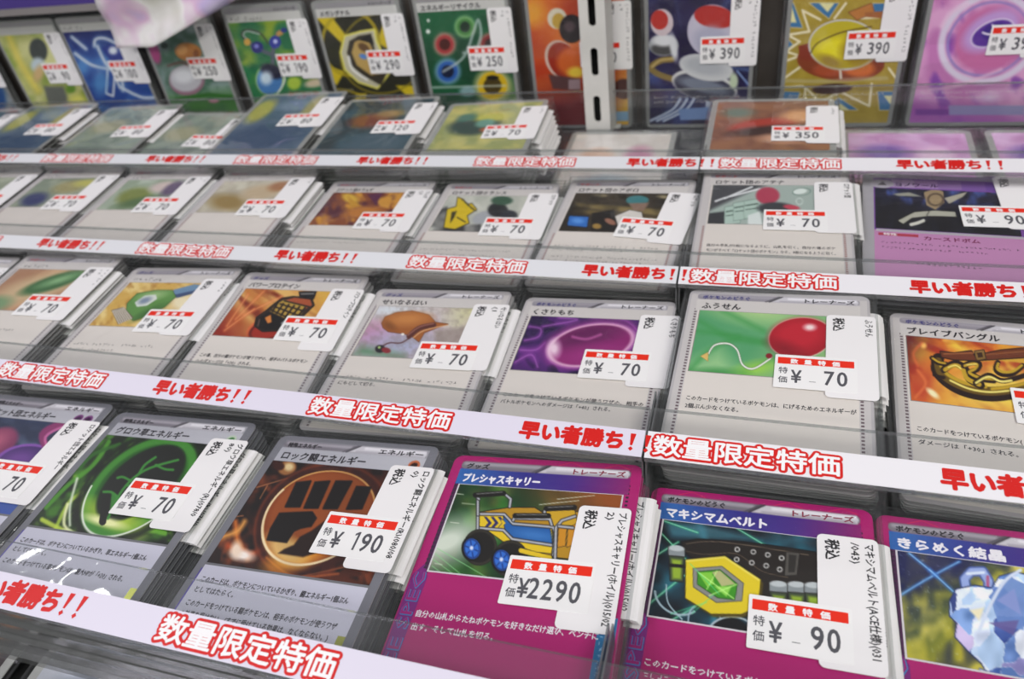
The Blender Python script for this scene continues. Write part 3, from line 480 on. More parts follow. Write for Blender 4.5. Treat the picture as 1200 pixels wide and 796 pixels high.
def art_a5():
    p = Pic(FB, sub([(486, 43), (956, 14), (731, 763), (1165, 760)], FB), 120, '2f7c4c'); p.clouds(110, '98b030', .95, 3, .4, .7); p.clouds(60, '145c44', .6, 9, .5, .8)
    p.curve([(640, 220), (612, 190), (640, 165), (720, 180), (770, 240)], 10, '3c4438', 4); p.curve([(646, 216), (622, 192), (648, 172), (720, 188)], 5, 'd8e0dc', 3); p.curve([(640, 225), (700, 265), (780, 300)], 22, '5c6470', 6); p.line([(830, 180), (800, 250), (795, 350)], 24, '5c6470', 6)
    p.ell(645, 232, 20, 20, 'e0b050', 0, 4); p.ell(704, 262, 36, 34, '2a2c80', 0, 4); p.ell(700, 255, 14, 12, '8c90e0', 0, 8); p.ell(810, 232, 34, 36, '2f38a0', 0, 4); p.ell(812, 228, 12, 12, 'd0d8ff', 0, 8); p.ell(840, 180, 26, 14, 'c89858', -30, 5); p.ell(862, 165, 20, 14, '2c3c88', 0, 5)
    p.ell(778, 450, 84, 94, 'c8e490', 0, 10); p.ell(776, 452, 76, 88, '4c84c0', 0, 6); p.ell(790, 400, 70, 42, '24243c', 20, 16); p.ell(756, 440, 36, 40, 'd4e8f4', 0, 30); p.curve([(840, 360), (866, 450), (820, 540)], 8, 'f4f8e8', 5); p.ell(920, 470, 40, 40, 'b4d048', 0, 20); p.ell(1040, 470, 60, 24, 'd8c8a8', -10, 16); return p
def art_a6():
    p = Pic(FB, sub([(53, 8), (477, -18), (222, 629), (608, 626)], FB), 120, '2a2a1c'); K = '14140f'
    for q in ([(75, 75), (160, 75), (280, 220), (200, 190)], [(480, 70), (420, 70), (380, 190), (440, 230)], [(120, 300), (220, 330), (180, 400), (140, 360)], [(470, 400), (600, 400), (600, 470), (520, 450)], [(280, 440), (330, 440), (300, 560), (250, 560)]): p.poly(q, 'd8c020', 10)
    p.ring(250, 200, 140, 150, 16, 'b8a41c', 0, 8, .9); p.ring(400, 250, 200, 190, 10, '98881c', 0, 8, .8); p.ring(180, 520, 160, 100, 12, 'c8b020', 0, 8, .7)
    o = [(365, 135), (300, 145), (225, 165), (205, 240), (225, 320), (290, 380), (380, 410), (440, 330), (410, 260), (375, 190)]
    p.poly(o, 'c8c4a8', 6, out='f0e860', ow=8); p.poly([(350, 150), (290, 160), (245, 185), (232, 240), (250, 300), (310, 350), (400, 400), (430, 330), (370, 230)], '3a3428', 8); p.poly([(330, 165), (270, 190), (255, 240), (280, 300), (350, 350), (420, 340), (360, 230)], 'c4a45c', 8); p.curve([(240, 260), (260, 320), (330, 370)], 12, 'f4f4ec', 8); p.ell(315, 215, 30, 18, '6a4c28', 30, 8); p.ell(312, 258, 20, 12, '5c8cd0', 20, 6); p.poly([(290, 180), (350, 150), (366, 200), (330, 190)], '1f1c16', 6); return p
def art_a7():
    p = Pic(FB, sub([(543, -22), (1006, -51), (669, 626), (1087, 624)], FB), 120, '10482c'); p.clouds(120, '1c6c40', .7, 3); p.grad('a8b870', 950, 420, 1080, 520)
    def orb(x, y, r, halo, c, d): p.ell(x, y, r * 1.25, r * 1.25, halo, 0, r * .5, .8); p.ell(x, y, r, r, c, 0, 4); p.ell(x, y, r * .62, r * .62, d, 0, 8)
    orb(708, 200, 44, 'e89088', 'b03c3c', '4c1c14'); orb(808, 118, 40, 'b0dc90', '4c8c44', '1c3424'); orb(930, 200, 44, 'd87070', '8a2c2c', '200c0c'); orb(722, 330, 50, '90b8e8', '2c64b4', '0c1838'); orb(940, 400, 70, 'f0e090', 'e0bc18', '4c3c08'); p.ell(940, 360, 30, 12, '181408')
    p.curve([(700, 330), (800, 260), (850, 140), (872, 85), (885, 150), (860, 220), (800, 240)], 12, 'c0ccc8', 7, .8); p.line([(640, 410), (1000, 400)], 10, 'd8e4dc', 8, .7); p.ell(820, 430, 40, 26, 'b8d0e0', 0, 16, .7); p.ell(628, 90, 7, 7, 'e8f0e8'); p.ell(626, 140, 10, 10, 'e8f0e8', 0, 5); return p
def art_a8():
    p = Pic((2.2, 2.2, 60.8, 85.8), sub([(209, -54), (698, -85), (279, 599), (718, 597)], (2.2, 2.2, 60.8, 85.8)), 120, 'b83c1c'); p.clouds(130, 'e07828', .9, 3); p.grad('7c1820', 400, 330, 420, 480); p.grad('e0b030', 560, 420, 700, 480); p.ell(250, 50, 60, 60, 'e8a030', 0, 60)
    p.ell(372, 75, 46, 46, 'e0d8c0', 20, 4); p.ell(378, 85, 30, 34, 'c8a440', 0, 6); p.ell(440, 120, 58, 64, '241c20', 0, 4); p.ell(430, 110, 26, 24, '58484c', 0, 14); p.ell(392, 262, 74, 96, 'd8c0b0', -30, 3); p.ell(400, 265, 68, 90, '9c2c18', -30, 4); p.ell(450, 270, 80, 70, 'd8641c', 0, 26); p.ell(460, 320, 40, 26, 'f0d040', 0, 20); p.poly([(330, 330), (480, 350), (480, 410), (350, 400)], '5c3c3c', 10); p.poly([(425, 355), (480, 352), (480, 402), (425, 402)], 'a0888c', 4)
    p.ell(680, 400, 50, 50, '4c2420', 0, 6); p.poly([(560, 515), (730, 510), (735, 560), (560, 565)], '8cb4d4', 5); return p
def art_a10():
    B = (2.2, 2.2, 60.8, 85.8); p = Pic(B, sub([(72, -112), (747, -155), (87, 745), (684, 741)], B), 150, '241c4c'); p.clouds(160, '34549c', .8, 3, .45, .8); p.clouds(100, '160f30', .7, 9); p.rays(330, 330, 17, '7ca4d8', .45, 4, 7, 120)
    CH = 'c8ccd4'; K = '3a3c48'
    p.curve([(240, 320), (170, 330), (115, 370), (160, 410), (250, 440)], 36, '8a7438', 6); p.curve([(240, 318), (170, 328), (120, 366)], 12, 'c8b070', 8)
    for k, x in enumerate((290, 330, 370)): p.curve([(x, 560), (x - 50, 630), (110 + k * 40, 700)], 16, '8ca4cc', 6); p.curve([(x, 560), (x - 50, 630), (110 + k * 40, 700)], 6, 'eef2fa', 5)
    p.line([(455, 560), (450, 640)], 30, 'b8c4d8', 8); p.ell(430, 480, 195, 90, 'e0e0dc', 14, 5); p.ell(430, 490, 182, 78, '3c3c50', 14, 8); p.ell(430, 480, 150, 40, '7c8494', 14, 20); p.ell(440, 370, 160, 76, 'd4d6d6', 12, 6); p.ell(430, 360, 120, 50, 'b8bcc0', 12, 30); p.ell(600, 450, 24, 50, 'c8d8b8', 0, 14)
    p.ell(190, 240, 90, 62, 'a8acb0', 0, 5); p.ell(190, 262, 76, 34, '4c4c4c', 0, 12); p.ell(190, 212, 66, 34, 'e4e6e8', 0, 20); p.ell(250, 250, 22, 80, 'dfe2e4', -10, 16)
    p.ell(180, 112, 68, 74, 'd8c8cc', 0, 3); p.ell(166, 98, 52, 54, 'c02c20', -20, 4); p.ell(480, 160, 148, 148, 'c8c4d4', 0, 4); p.ell(490, 80, 118, 62, 'b82820', 8, 6); p.ell(470, 210, 100, 80, 'b4b4c8', 0, 40); p.poly([(280, 625), (470, 610), (480, 690), (290, 695)], '7c9cd0', 5); p.curve([(620, 390), (700, 500), (720, 600)], 10, '8ca8d8', 8); return p
def art_a11():
    B = (2.2, 2.2, 60.8, 85.8); p = Pic(B, sub([(164, -201), (1076, -259), (62, 894), (860, 889)], B), 150, 'a8912c'); p.clouds(60, 'c0a840', .5, 3); WH = 'efe6c0'; BL = '3a78a8'
    for q in ([(140, 0), (180, 0), (250, 165), (140, 160)], [(300, 0), (510, 0), (440, 100)], [(750, 0), (850, 0), (860, 60), (760, 60)], [(120, 620), (230, 625), (200, 760), (80, 760)], [(400, 760), (510, 665), (640, 760)], [(780, 620), (900, 620), (900, 760), (790, 760)], [(120, 220), (180, 280), (120, 330)]): p.poly(q, BL, 4, out='d8c478', ow=6)
    for q in ([(145, 20), (170, 20), (205, 130), (150, 130)], [(370, 0), (480, 0), (430, 60)], [(820, 650), (880, 650), (880, 740)], [(470, 760), (520, 710), (580, 760)]): p.poly(q, 'e8e4a8', 8)
    for a in ([(250, 50), (300, 190), (140, 215)], [(250, 50), (380, 110)], [(140, 215), (230, 260), (130, 330)], [(130, 330), (230, 360), (120, 400)], [(120, 520), (260, 420)], [(560, 0), (480, 100)], [(860, 450), (920, 540)], [(270, 590), (270, 760)], [(270, 590), (380, 700), (520, 620), (720, 730), (740, 560)], [(640, 100), (800, 90)], [(100, 590), (250, 580)]): p.line(a, 16, WH, 5)
    p.ell(520, 400, 310, 140, '8a3c18', 4, 6); p.poly([(220, 290), (300, 270), (320, 400), (230, 380)], '8a3018', 6); p.poly([(580, 60), (740, 0), (760, 60), (640, 110)], 'c07c38', 6, out='5c2c14', ow=4); p.poly([(690, 60), (830, 50), (830, 100), (700, 90)], 'a86430', 5)
    p.ell(640, 440, 120, 70, 'd8702c', 10, 30); p.ell(440, 460, 110, 50, 'b04c24', 0, 24); p.ell(460, 600, 140, 40, '3c1a14', -4, 8); p.line([(520, 450), (525, 520)], 16, 'e8e0d0', 6)
    p.ell(545, 285, 252, 178, 'cfd0d8', 0, 4); p.ell(545, 283, 240, 166, 'c8b820', 0, 6); p.ell(500, 320, 150, 90, 'f0e41c', 0, 60); p.ell(450, 400, 90, 40, 'a88c3c', 20, 40); p.curve([(310, 340), (360, 270), (500, 205), (600, 180), (740, 155)], 9, '4c3414', 4); p.ell(640, 330, 120, 110, '9c7c20', 0, 60, .7)
    p.curve([(130, 540), (400, 545), (620, 530), (840, 520)], 30, 'c8c0a4', 14, .5); return p
def art_a12():
    B = (2.2, 2.2, 60.8, 85.8); p = Pic(B, sub([(788, -176), (1461, -219), (634, 589), (1216, 585)], B), 130, 'c87cb8'); p.clouds(120, 'e8b0d8', .9, 3, .4, .7, 60); p.clouds(90, '7c3ca8', .8, 9, .55, .8, 50); p.grad('a050b8', 800, 420, 780, 520, .7)
    p.ring(1040, 160, 230, 190, 30, 'e4d8ec', -28, 14); p.ring(1040, 160, 200, 160, 10, '9c88c8', -28, 8); p.ell(1050, 160, 180, 140, 'd070a8', -28, 30); p.ell(1055, 120, 150, 80, 'c8a0dc', -28, 30)
    p.ell(1060, 130, 110, 56, 'f0e8f8', -24, 4); p.ell(1060, 130, 102, 50, '5c2c9c', -24, 6); p.ell(1065, 120, 60, 32, '3c2088', -24, 10); p.curve([(1015, 128), (1050, 135), (1075, 118), (1060, 92)], 9, 'f0e8f8', 3); p.curve([(760, 400), (900, 380), (1100, 300)], 14, 'f0c8e0', 14, .8); p.curve([(820, 100), (860, 40), (940, 0)], 20, 'f0d0e8', 18, .8)
    p.ell(1040, 440, 56, 26, 'f8f0fa', 0, 40, .6); p.poly([(850, 480), (1200, 480), (1200, 530), (850, 530)], '98a0cc', 10, .8); p.poly([(690, 500), (850, 500), (850, 530), (690, 530)], '7c3ca0', 10, .8); return p  # soft white blob: reflection on the clear plate painted into the picture

# ------------------------------------------------------------------ the rows (tops of the stacks): y, z (mm), tilt (deg)
ROW = {'E': (160.17, -183.34, 2.32), 'D': (250.77, -177.4, 4.11), 'C': (346.13, -173.28, 4.87), 'B': (430, -165, 4.5), 'F': (74, -191, 2.3)}
LIP = {'F': (-12, -175), 'E': (75, -168.9), 'D': (161, -168.9), 'C': (250, -166.2), 'B': (340, -162.1)}
X0, X1 = -720, 175
FD = {'B': 22}              # depth of each tray floor under the tops of the cards, 12.6 unless given

# ---- the setting: dark board under the trays, back wall, upright
def struct(name, mb, kind='structure'):
    return tag(link(name, mb.mesh(name)), None, None, None, kind)
def place(o, x, y, z): o.location = (x * .001, y * .001, ZO + z * .001)
b = MB(); M_BOARD = grain('151617', '242526', 40, .5)
pr = [(-60, -214), (170, -206), (260, -200), (350, -196), (448, -190.5), (448, -199), (484, -199), (484, -225), (-60, -240)]
n = len(pr); b.add([(x, y, z) for x in (X0 - 60, X1 + 60) for y, z in pr], [tuple(range(n)), tuple(range(2 * n - 1, n - 1, -1))] + [((i + 1) % n, i, n + i, n + (i + 1) % n) for i in range(n)], M_BOARD)
o = tag(link('floor_board', b.mesh('floor_board')), None, None, None, 'structure'); o.location.z = ZO
b = MB(); b.box(X0 - 60, X1 + 60, 476, 484, -199, 60, grain('3a342f', '4d4742', 30, .5)); o = struct('wall_back', b); place(o, 0, 0, 0)

# slotted steel upright
p = tag(bpy.data.objects.new('shelf_upright', None), 'pale grey slotted steel upright standing between two rows of cards', 'upright'); C.objects.link(p); place(p, -95.5, 437, -192.6)
import bmesh
def plate(w, zs, z1):
    bm = bmesh.new(); es = []
    def loop(pts):
        vs = [bm.verts.new((x * .001, 0, z * .001)) for x, z in pts]
        return [bm.edges.new((vs[i], vs[(i + 1) % len(vs)])) for i in range(len(vs))]
    es += loop([(-w / 2, 0), (w / 2, 0), (w / 2, z1), (-w / 2, z1)])
    for z in zs: es += loop([(2.2 * math.cos(t), z + (6 if math.sin(t) > 0 else -6) + 2.2 * math.sin(t)) for t in [math.radians(15 + 30 * k) for k in range(12)]])
    bmesh.ops.triangle_fill(bm, use_beauty=True, edges=es)
    r = bmesh.ops.extrude_face_region(bm, geom=bm.faces[:]); bmesh.ops.translate(bm, verts=[g for g in r['geom'] if isinstance(g, bmesh.types.BMVert)], vec=(0, .0016, 0))
    bmesh.ops.recalc_face_normals(bm, faces=bm.faces[:])
    me = bpy.data.meshes.new('front_plate'); bm.to_mesh(me); bm.free(); return me
M_STEEL = grain('c9c8c2', 'dad8d2', 25, .35)
me = plate(15, [19 + 28.2 * k for k in range(6)], 170); me.materials.append(M_STEEL); link('front_plate', me, p)
b = MB(); b.box(6, 7.5, 1.6, 21, 0, 170, M_STEEL); b.box(-7.5, -6, 1.6, 21, 0, 170, M_STEEL); link('side_flange', b.mesh('side_flange'), p)
b = MB(); b.box(-6, 6, 19, 21, 0, 170, M_DARK); link('channel_back', b.mesh('channel_back'), p)
b = MB(); b.box(-10, 10, -2, 23, -1.2, 0, M_STEEL); b.box(9, 14, 1, 5, -1, .4, M_DARK); link('foot_plate', b.mesh('foot_plate'), p)

# ---- the promotional strip and its lettering (shared meshes)
def banner_meshes():
    red, wht = '数量限定特価', '早い者勝ち!!'
    a = MB(); text(a, red, -26, -2.7, 7.6, M_RED, .05, w=52, bold=.95, dirs=16, res=2); text(a, red, -26, -2.7, 7.6, M_WH, .14, w=52, bold=.17, dirs=8, res=2)
    c = MB(); text(c, wht[:-2], -20.5, -2.3, 7.0, M_RED, .05, w=32.5, bold=.38, dirs=10, res=2)
    for k in range(2):
        x = 14.2 + 4.6 * k; c.flat([(x, 3.4), (x + .3, -.9), (x + 1, -.9), (x + 1.7, 3.4)], .05, M_RED); c.flat([(x - .1, -2.1), (x + .65, -3), (x + 1.4, -2.1), (x + .65, -1.3)], .05, M_RED)
    return a.mesh('outlined_lettering'), c.mesh('plain_lettering')
ML1, ML2 = banner_meshes()
BAN = {'E': ([-115], [-188], -1), 'D': ([2.3, -116.1, -259.7], [-45.3, -188.5, 74.5, -332], 0), 'C': ([4.5, -114.7, -259.4, -403], [-43.7, -187.5, -329.2, 75.5, -473], 0), 'B': ([8.8, -113.4, -260, -403, -545], [-40.4, -187.4, -329, 78.6, -473], 0)}
RN = {'E': 'row of magenta cards', 'D': 'red balloon row', 'C': 'violet creature row', 'B': 'row before standing cards'}
def extr(mb, pts, x0, x1, m, me):
    n = len(pts); mb.add([(x, y, z) for x in (x0, x1) for y, z in pts], [tuple(range(n - 1, -1, -1)), tuple(range(n, 2 * n))], me)
    big = lambda i: math.hypot(pts[i][0] - pts[(i + 1) % n][0], pts[i][1] - pts[(i + 1) % n][1]) > 3
    for i in range(n): mb.add([(x, y, z) for x in (x0, x1) for y, z in (pts[i], pts[(i + 1) % n])], [(0, 1, 3, 2)], m if big(i) else me)
beta = math.radians(10); M_STRIPN = mat('e0e1e4', .4)
for r in 'EDCB':
    ym, zm = LIP[r]; Y, Z, t = ROW[r]; tt = math.tan(math.radians(t))
    for side, (xa, xb) in (('left', (X0, -26.6)), ('right', (-26.0, X1))):
        root = bpy.data.objects.new('display_tray', None); C.objects.link(root); place(root, 0, ym, zm)
        tag(root, 'clear acrylic tray with lettered lip, %s of the seam, %s' % (side, RN[r]), 'tray')
        dy, dz = math.cos(beta), math.sin(beta); nx, nz = -dz, dy
        P = lambda a, c: (a * dy + c * nx, a * dz + c * nz)     # along the lip, across it
        b = MB(); extr(b, [P(-5, -1.7), P(-5, -.1), P(14 if r != 'B' else 11, -.1), P(14 if r != 'B' else 11, -1.7)], xa, xb, M_ACR, M_ACRE); link('lip', b.mesh('lip'), root)
        f = (5.7, -14.4) if r != 'E' else (5, -15); fl = (Z - FD.get(r, 12.6) - (Y - (ym + f[0])) * tt) - zm
        b = MB(); a0 = P(-5, -1.0); extr(b, [(a0[0], a0[1] - .8), (a0[0] + 1.3, a0[1] - 1), (f[0] + 1.2, f[1]), (f[0] + 1.2, fl), (f[0], fl), (f[0], f[1])], xa, xb, M_ACR, M_ACRE); link('riser', b.mesh('riser'), root)
        b = MB(); ye = Y - ym + {'B': 4, 'C': -1.8}.get(r, 3.6)
        extr(b, [(f[0] + 1.3, fl), (ye, fl + (ye - f[0]) * tt), (ye, fl + (ye - f[0]) * tt + 1), (f[0] + 1.3, fl + 1)], xa, xb, M_ACR, M_ACRE); link('tray_floor', b.mesh('tray_floor'), root)
        xe = xb - .25 if side == 'left' else xa + .25
        b = MB(); b.box(xe - .25, xe + .25, a0[0] + 2, f[0] + 22, -16, -3.2, M_ACRE); link('end_panel', b.mesh('end_panel'), root)
        b = MB(); b.add([(x, *P(a, c)) for x in (xa, xb - .2) for a in (-4.85, 4.85) for c in (0, .12)], [(0, 1, 3, 2), (4, 6, 7, 5), (0, 4, 5, 1), (2, 3, 7, 6), (0, 2, 6, 4), (1, 5, 7, 3)], (M_STRIPC if r in 'ED' else M_STRIPN) if side == 'left' else M_STRIP)
        st = link('promo_strip', b.mesh('promo_strip'), root)
        for ms, xs in ((ML1, BAN[r][0]), (ML2, BAN[r][1])):
            for x in xs:
                if (x < -20) != (side == 'left'): continue
                o = link(ms.name.split('.')[0], ms, st); o.location = (x * .001, *[q * .001 for q in P(-.2, .14)]); o.rotation_euler.x = beta
M_RAIL = clear('rail', (.35, .37, .36), .3, 2.0, .15, .12, 40, (.3, .31, .3))
# front of the lowest full row: layered acrylic edges
root = bpy.data.objects.new('shelf_front_rail', None); C.objects.link(root); place(root, 0, 70, -172)
tag(root, 'stacked clear acrylic rails with glinting edges under the lowest red-lettered strip', 'rail')
for k, (y, z, h) in enumerate(((1.5, -3.5, 5.5), (.2, -9.5, 5), (-1.5, -15.5, 5.5), (-3.5, -20, 3.2))):
    b = MB(); extr(b, [(y, z - h / 2), (y + 4.2, z - h / 2), (y + 4.2, z + h / 2), (y, z + h / 2)], X0, X1, M_RAIL, M_ACRE) ; link('rail', b.mesh('rail'), root)
# back tray of standing cards: floor step and clear front plate
root = bpy.data.objects.new('display_tray', None); C.objects.link(root); place(root, 0, 452, -198)
tag(root, 'clear acrylic front plate and ledge holding the row of standing cards', 'tray')
b = MB(); b.box(X0, X1, -2, -.2, -.9, 30, M_ACR); b.box(X0, X1, -2.0, -.2, 30, 30.5, M_ACRE); link('front_plate', b.mesh('front_plate'), root)
b = MB(); b.box(X0, X1, 0, 23, -.9, .3, M_ACR); link('ledge', b.mesh('ledge'), root)
# rail of the shelf above
root = bpy.data.objects.new('upper_shelf', None); C.objects.link(root); place(root, 0, 452, -101)
tag(root, 'edge of the shelf above, violet band over grey lip', 'shelf')
b = MB(); b.box(X0, -400, 0, 22, 2.5, 12, mat('4a3a80', .4)); link('violet_band', b.mesh('violet_band'), root)
b = MB(); b.box(X0, -400, -1, 22, -2.2, 2.4, mat('85807e', .4)); link('grey_lip', b.mesh('grey_lip'), root)

# ------------------------------------------------------------------ shared pieces of a sleeved card
SL = (-2.2, -3.3, 65.4, 86.0)           # sleeve outline on the card, u0 v0 u1 v1
CH = 85.0                               # card length kept in the trays
L_ = lambda u, v: (u - 31.5, 44 - v)
def R_(u0, v0, u1, v1): return [L_(u0, v1), L_(u1, v1), L_(u1, v0), L_(u0, v0)]
def body_mesh(face, side, h=CH):
    b = MB(); x0, y0 = L_(0, h); x1, y1 = L_(63, 0); b.slab(rrect(x0, y0, x1, y1, 3), 0, .34, face, side); return b.mesh('card_body')
def sleeve_mesh(seed, h=86.0, top=-3.3, amp=.26):
    r = np.random.RandomState(seed); b = MB(); x0, y1 = L_(SL[0], top); x1, y0 = L_(SL[2], h)
    nx, ny = 16, 20; ix0, ix1, iy0, iy1 = x0 + 1, x1 - 1, y0 + 1, y1 - 1
    g = [[0] * (nx + 1) for _ in range(ny + 1)]
    gx, gy = np.meshgrid(np.linspace(0, 1, nx + 1), np.linspace(0, 1, ny + 1))
    n = vnoise(gx * 40 + 100 * seed, gy * 55, 13, seed) - .5
    pin = np.minimum(1, np.minimum(np.minimum(gx, 1 - gx) * 9, np.minimum(gy, 1 - gy) * 9))
    z = .34 + pin * (.27 + amp * n)
    vs = [(ix0 + gx[j, i] * (ix1 - ix0), iy0 + gy[j, i] * (iy1 - iy0), z[j, i]) for j in range(ny + 1) for i in range(nx + 1)]
    fs = [(j * (nx + 1) + i, j * (nx + 1) + i + 1, (j + 1) * (nx + 1) + i + 1, (j + 1) * (nx + 1) + i) for j in range(ny) for i in range(nx)]
    b.add(vs, fs, M_FILM)
    for (a0, c0, a1, c1) in ((x0, y0, x1, iy0), (x0, iy1, x1, y1), (x0, iy0, ix0, iy1), (ix1, iy0, x1, iy1)): b.add([(a0, c0, .34), (a1, c0, .34), (a1, c1, .34), (a0, c1, .34)], [(0, 1, 2, 3)], M_SEAM)
    b.add([(x0, y0, -.04), (x1, y0, -.04), (x1, y1, -.04), (x0, y1, -.04), (x0, y0, .34), (x1, y0, .34), (x1, y1, .34), (x0, y1, .34)], [(0, 1, 5, 4), (1, 2, 6, 5), (2, 3, 7, 6), (3, 0, 4, 7)], M_SEAM)
    me = b.mesh('sleeve'); me.polygons.foreach_set('use_smooth', [True] * len(fs) + [False] * (len(me.polygons) - len(fs))); return me
SLEEVES = [sleeve_mesh(k) for k in range(5)]; SLEEVE_A = [sleeve_mesh(11 + k, 90.5, -2.5, .6) for k in range(3)]
_sh = {}
def share(k, f):
    if k not in _sh: _sh[k] = f()
    return _sh[k]
# price tag: tall rounded label (print runs down it) under a short one with a red head
TZ = .98
def tag_mesh(u=48.8, v=10):
    b = MB(); x0, y0 = L_(u, v + 40); x1, y1 = L_(u + 15.8, v); b.slab(rrect(x0, y0, x1, y1, 1.6, 4), TZ - .06, TZ, M_PAPER); return b.mesh('price_tag')
def under_tag_mesh():
    """the tall label on a card of the pile, its overhanging right edge curling down"""
    b = MB(); v0, v1 = 10, 50; cols = [(48.8, TZ), (58, TZ), (63, TZ + .02), (65, TZ - .12), (66.2, TZ - .5), (66.9, TZ - 1.05)]
    vs = [(*L_(u, v), z) for u, z in cols for v in (v0, v1)]; n = len(vs)
    b.add(vs + [(x, y, z - .07) for x, y, z in vs], [(2 * i, 2 * i + 1, 2 * i + 3, 2 * i + 2) for i in range(len(cols) - 1)] + [(n + 2 * i, n + 2 * i + 2, n + 2 * i + 3, n + 2 * i + 1) for i in range(len(cols) - 1)] + [(n - 2, n - 1, 2 * n - 1, 2 * n - 2)], M_PAPER); return b.mesh('price_tag')
def label_mesh(u=32.3, v=32.3):
    b = MB(); x0, y0 = L_(u, v + 15.5); x1, y1 = L_(u + 25.5, v); b.slab(rrect(x0, y0, x1, y1, .3, 1), TZ + .01, TZ + .09, M_LABEL)
    b.flat([L_(u + .9, v + 4.4), L_(u + 24.6, v + 4.4), L_(u + 24.6, v + 1.3), L_(u + .9, v + 1.3)], TZ + .12, M_REDB)
    for k, ch in enumerate('数量特価'): text(b, ch, *L_(u + 5 + 4.3 * k, v + 3.9), 2.3, M_WH, TZ + .15, w=2.3, bold=.1, dirs=4)
    text(b, '特', *L_(u + 1.4, v + 8.7), 3.2, M_DIG, TZ + .12, w=2.8, bold=.05, dirs=3); text(b, '価', *L_(u + 1.4, v + 13), 3.2, M_DIG, TZ + .12, w=2.8, bold=.05, dirs=3)
    return b.mesh('price_label')
def digits_mesh(s, u=32.3, v=32.3):
    b = MB(); x = u + 23.4 - len(s) * 3.9
    text(b, '¥', *L_(u + (5.4 if len(s) < 4 else 4.6), v + 12.9), 8.0, M_DIG, TZ + .12, w=3.1, bold=.15, dirs=6, res=3)
    for k, c in enumerate(s):
        if c == '1':
            q = x + 3.9 * k + 1.2; b.flat([L_(q + .6, v + 12.9), L_(q + 1.3, v + 12.9), L_(q + 1.3, v + 6.4), L_(q + .6, v + 6.4)], TZ + .12, M_DIG); b.flat([L_(q - .3, v + 7.9), L_(q + .6, v + 7.4), L_(q + .6, v + 6.5), L_(q - .3, v + 7.1)], TZ + .12, M_DIG); continue
        text(b, c, *L_(x + 3.9 * k, v + 12.9), 9.0, M_DIG, TZ + .12, w=1.7 if c == '1' else 2.9, bold=.05 if c == '1' else .13, dirs=6, res=3)
    if len(s) < 3: b.flat(R_(u + 11, v + 11.9, u + 13, v + 12.1), TZ + .12, M_DIG)
    return b.mesh('price_digits')
def print_mesh(lines, u=48.8, v=10):
    b = MB(); x, y = L_(u + 2.4, v + 1.6); text(b, '税込', x, y, 4.1, M_INK, TZ + .02, w=6.6, bold=.12, dirs=4, rot=1)
    for k, s in enumerate(lines):
        x, y = L_(u + 12.4 - 3.6 * k, v + 1.8)
        if s[0] == '~': marks(b, x, y, 2.2, len(s) * 2.2, M_INK, TZ + .02, 1, len(s)); continue
        w = min(36, 1.75 * sum(.62 if ord(c) < 256 else 1 for c in s) * 1.25); text(b, s, x, y, 2.9, M_INK, TZ + .02, w=w, rot=1, bold=.06, dirs=4)
    return b.mesh('tag_lettering')

# ---- card faces
SIL, SIL2, GREYP, EGRY = 'aaa8ac', 'd8d6da', 'e0dad2', '8e8f94'
def band(b, u0, v0, u1, v1, cols, z):
    """a printed gradient band from left to right"""
    n = len(cols)
    for k, c in enumerate(cols): b.flat(R_(u0 + (u1 - u0) * k / n, v0, u0 + (u1 - u0) * (k + 1) / n, v1), z, mat(c))
def ticks(b, c, v0, v1, us=(2.9, 59.2), w=.95):
    v = v0
    while v < v1:
        for u in us: b.flat(R_(u, v, u + w, v + .75), .372, c)
        v += 1.45
HB = (3.2, 2.0, 59.8, 11.8)
def header(kind, icon=None):
    p = Pic(HB, [(3.2, 2.0), (59.8, 2.0), (3.2, 11.8), (59.8, 11.8)], 170, {'item': 'd3cfcb', 'ace': '3a3f98', 'energy': 'b2b3ba'}[kind])
    if kind == 'ace': p.c[:] = hexc('2f66b0'); p.grad('33308c', 8, 9, 26, 9); p.grad('4a2a86', 26, 9, 42, 9); p.grad('981c6c', 42, 9, 62, 10); p.poly([(0, 0), (64, 0), (64, 5.4), (0, 5.4)], 'a01862', .3)
    else: p.poly([(0, 0), (64, 0), (64, 5.6), (0, 5.6)], {'item': 'c2bec0', 'energy': '84858c'}[kind], .3)
    e0, e1 = (4.6, 58.2)
    p.line([(e0, 3.9), (e1, 3.9)], 3.1, '7c7880' if kind != 'item' else '96929a', .2); p.line([(e0, 3.3), (30, 3.3)], 1.3, 'a8a4ac', .9); p.poly([(34, 2.4), (e1 + .6, 2.4), (e1 + 1.2, 3.9), (e1 + .6, 5.4), (30, 5.4)], 'cfcdd2', .3); p.line([(36, 3.3), (e1, 3.3)], 1.0, 'f0eef2', .8); p.line([(33, 4.9), (e1, 4.9)], .6, 'aaa6ae', .6)
    p.line([(29.2, 5.5), (33.6, 2.3)], .5, '2c2a30', .3); p.line([(28, 5.5), (32.6, 2.3)], .5, '504c54', .4)
    if kind == 'energy': p.grad('d8d8de', 20, 8, 58, 10, .35)
    if icon:
        for k, x in enumerate((56.4, 51.6)[:2 if icon == 'psy' else 1]):
            c, d = {'fist': ('c46a3c', '2c120a'), 'leaf': ('c0d0b8', '2f7c34'), 'psy': ('7c3c7c', '3a1440')}[icon]
            p.ell(x, 8.8, 2.1, 2.1, c, 0, .3); p.ell(x, 8.8, 1.3, 1.1, d, -30, .4)
    return p.mesh()
def face_item(dark='6b5a60', ticksv=11):
    b = MB(); b.flat([L_(*q) for q in ((.9, 83.5), (62.1, 83.5), (62.1, 2.5), (.9, 2.5))], .352, mat('cac6c4')); b.flat(R_(4.2, 11, 58.8, 83.5), .358, mat(GREYP))
    b.flat(R_(4.7, 11.7, 58.3, 44.3), .366, mat('8f8a84')); ticks(b, mat(dark), ticksv, 83); return b.mesh('printed_frame')
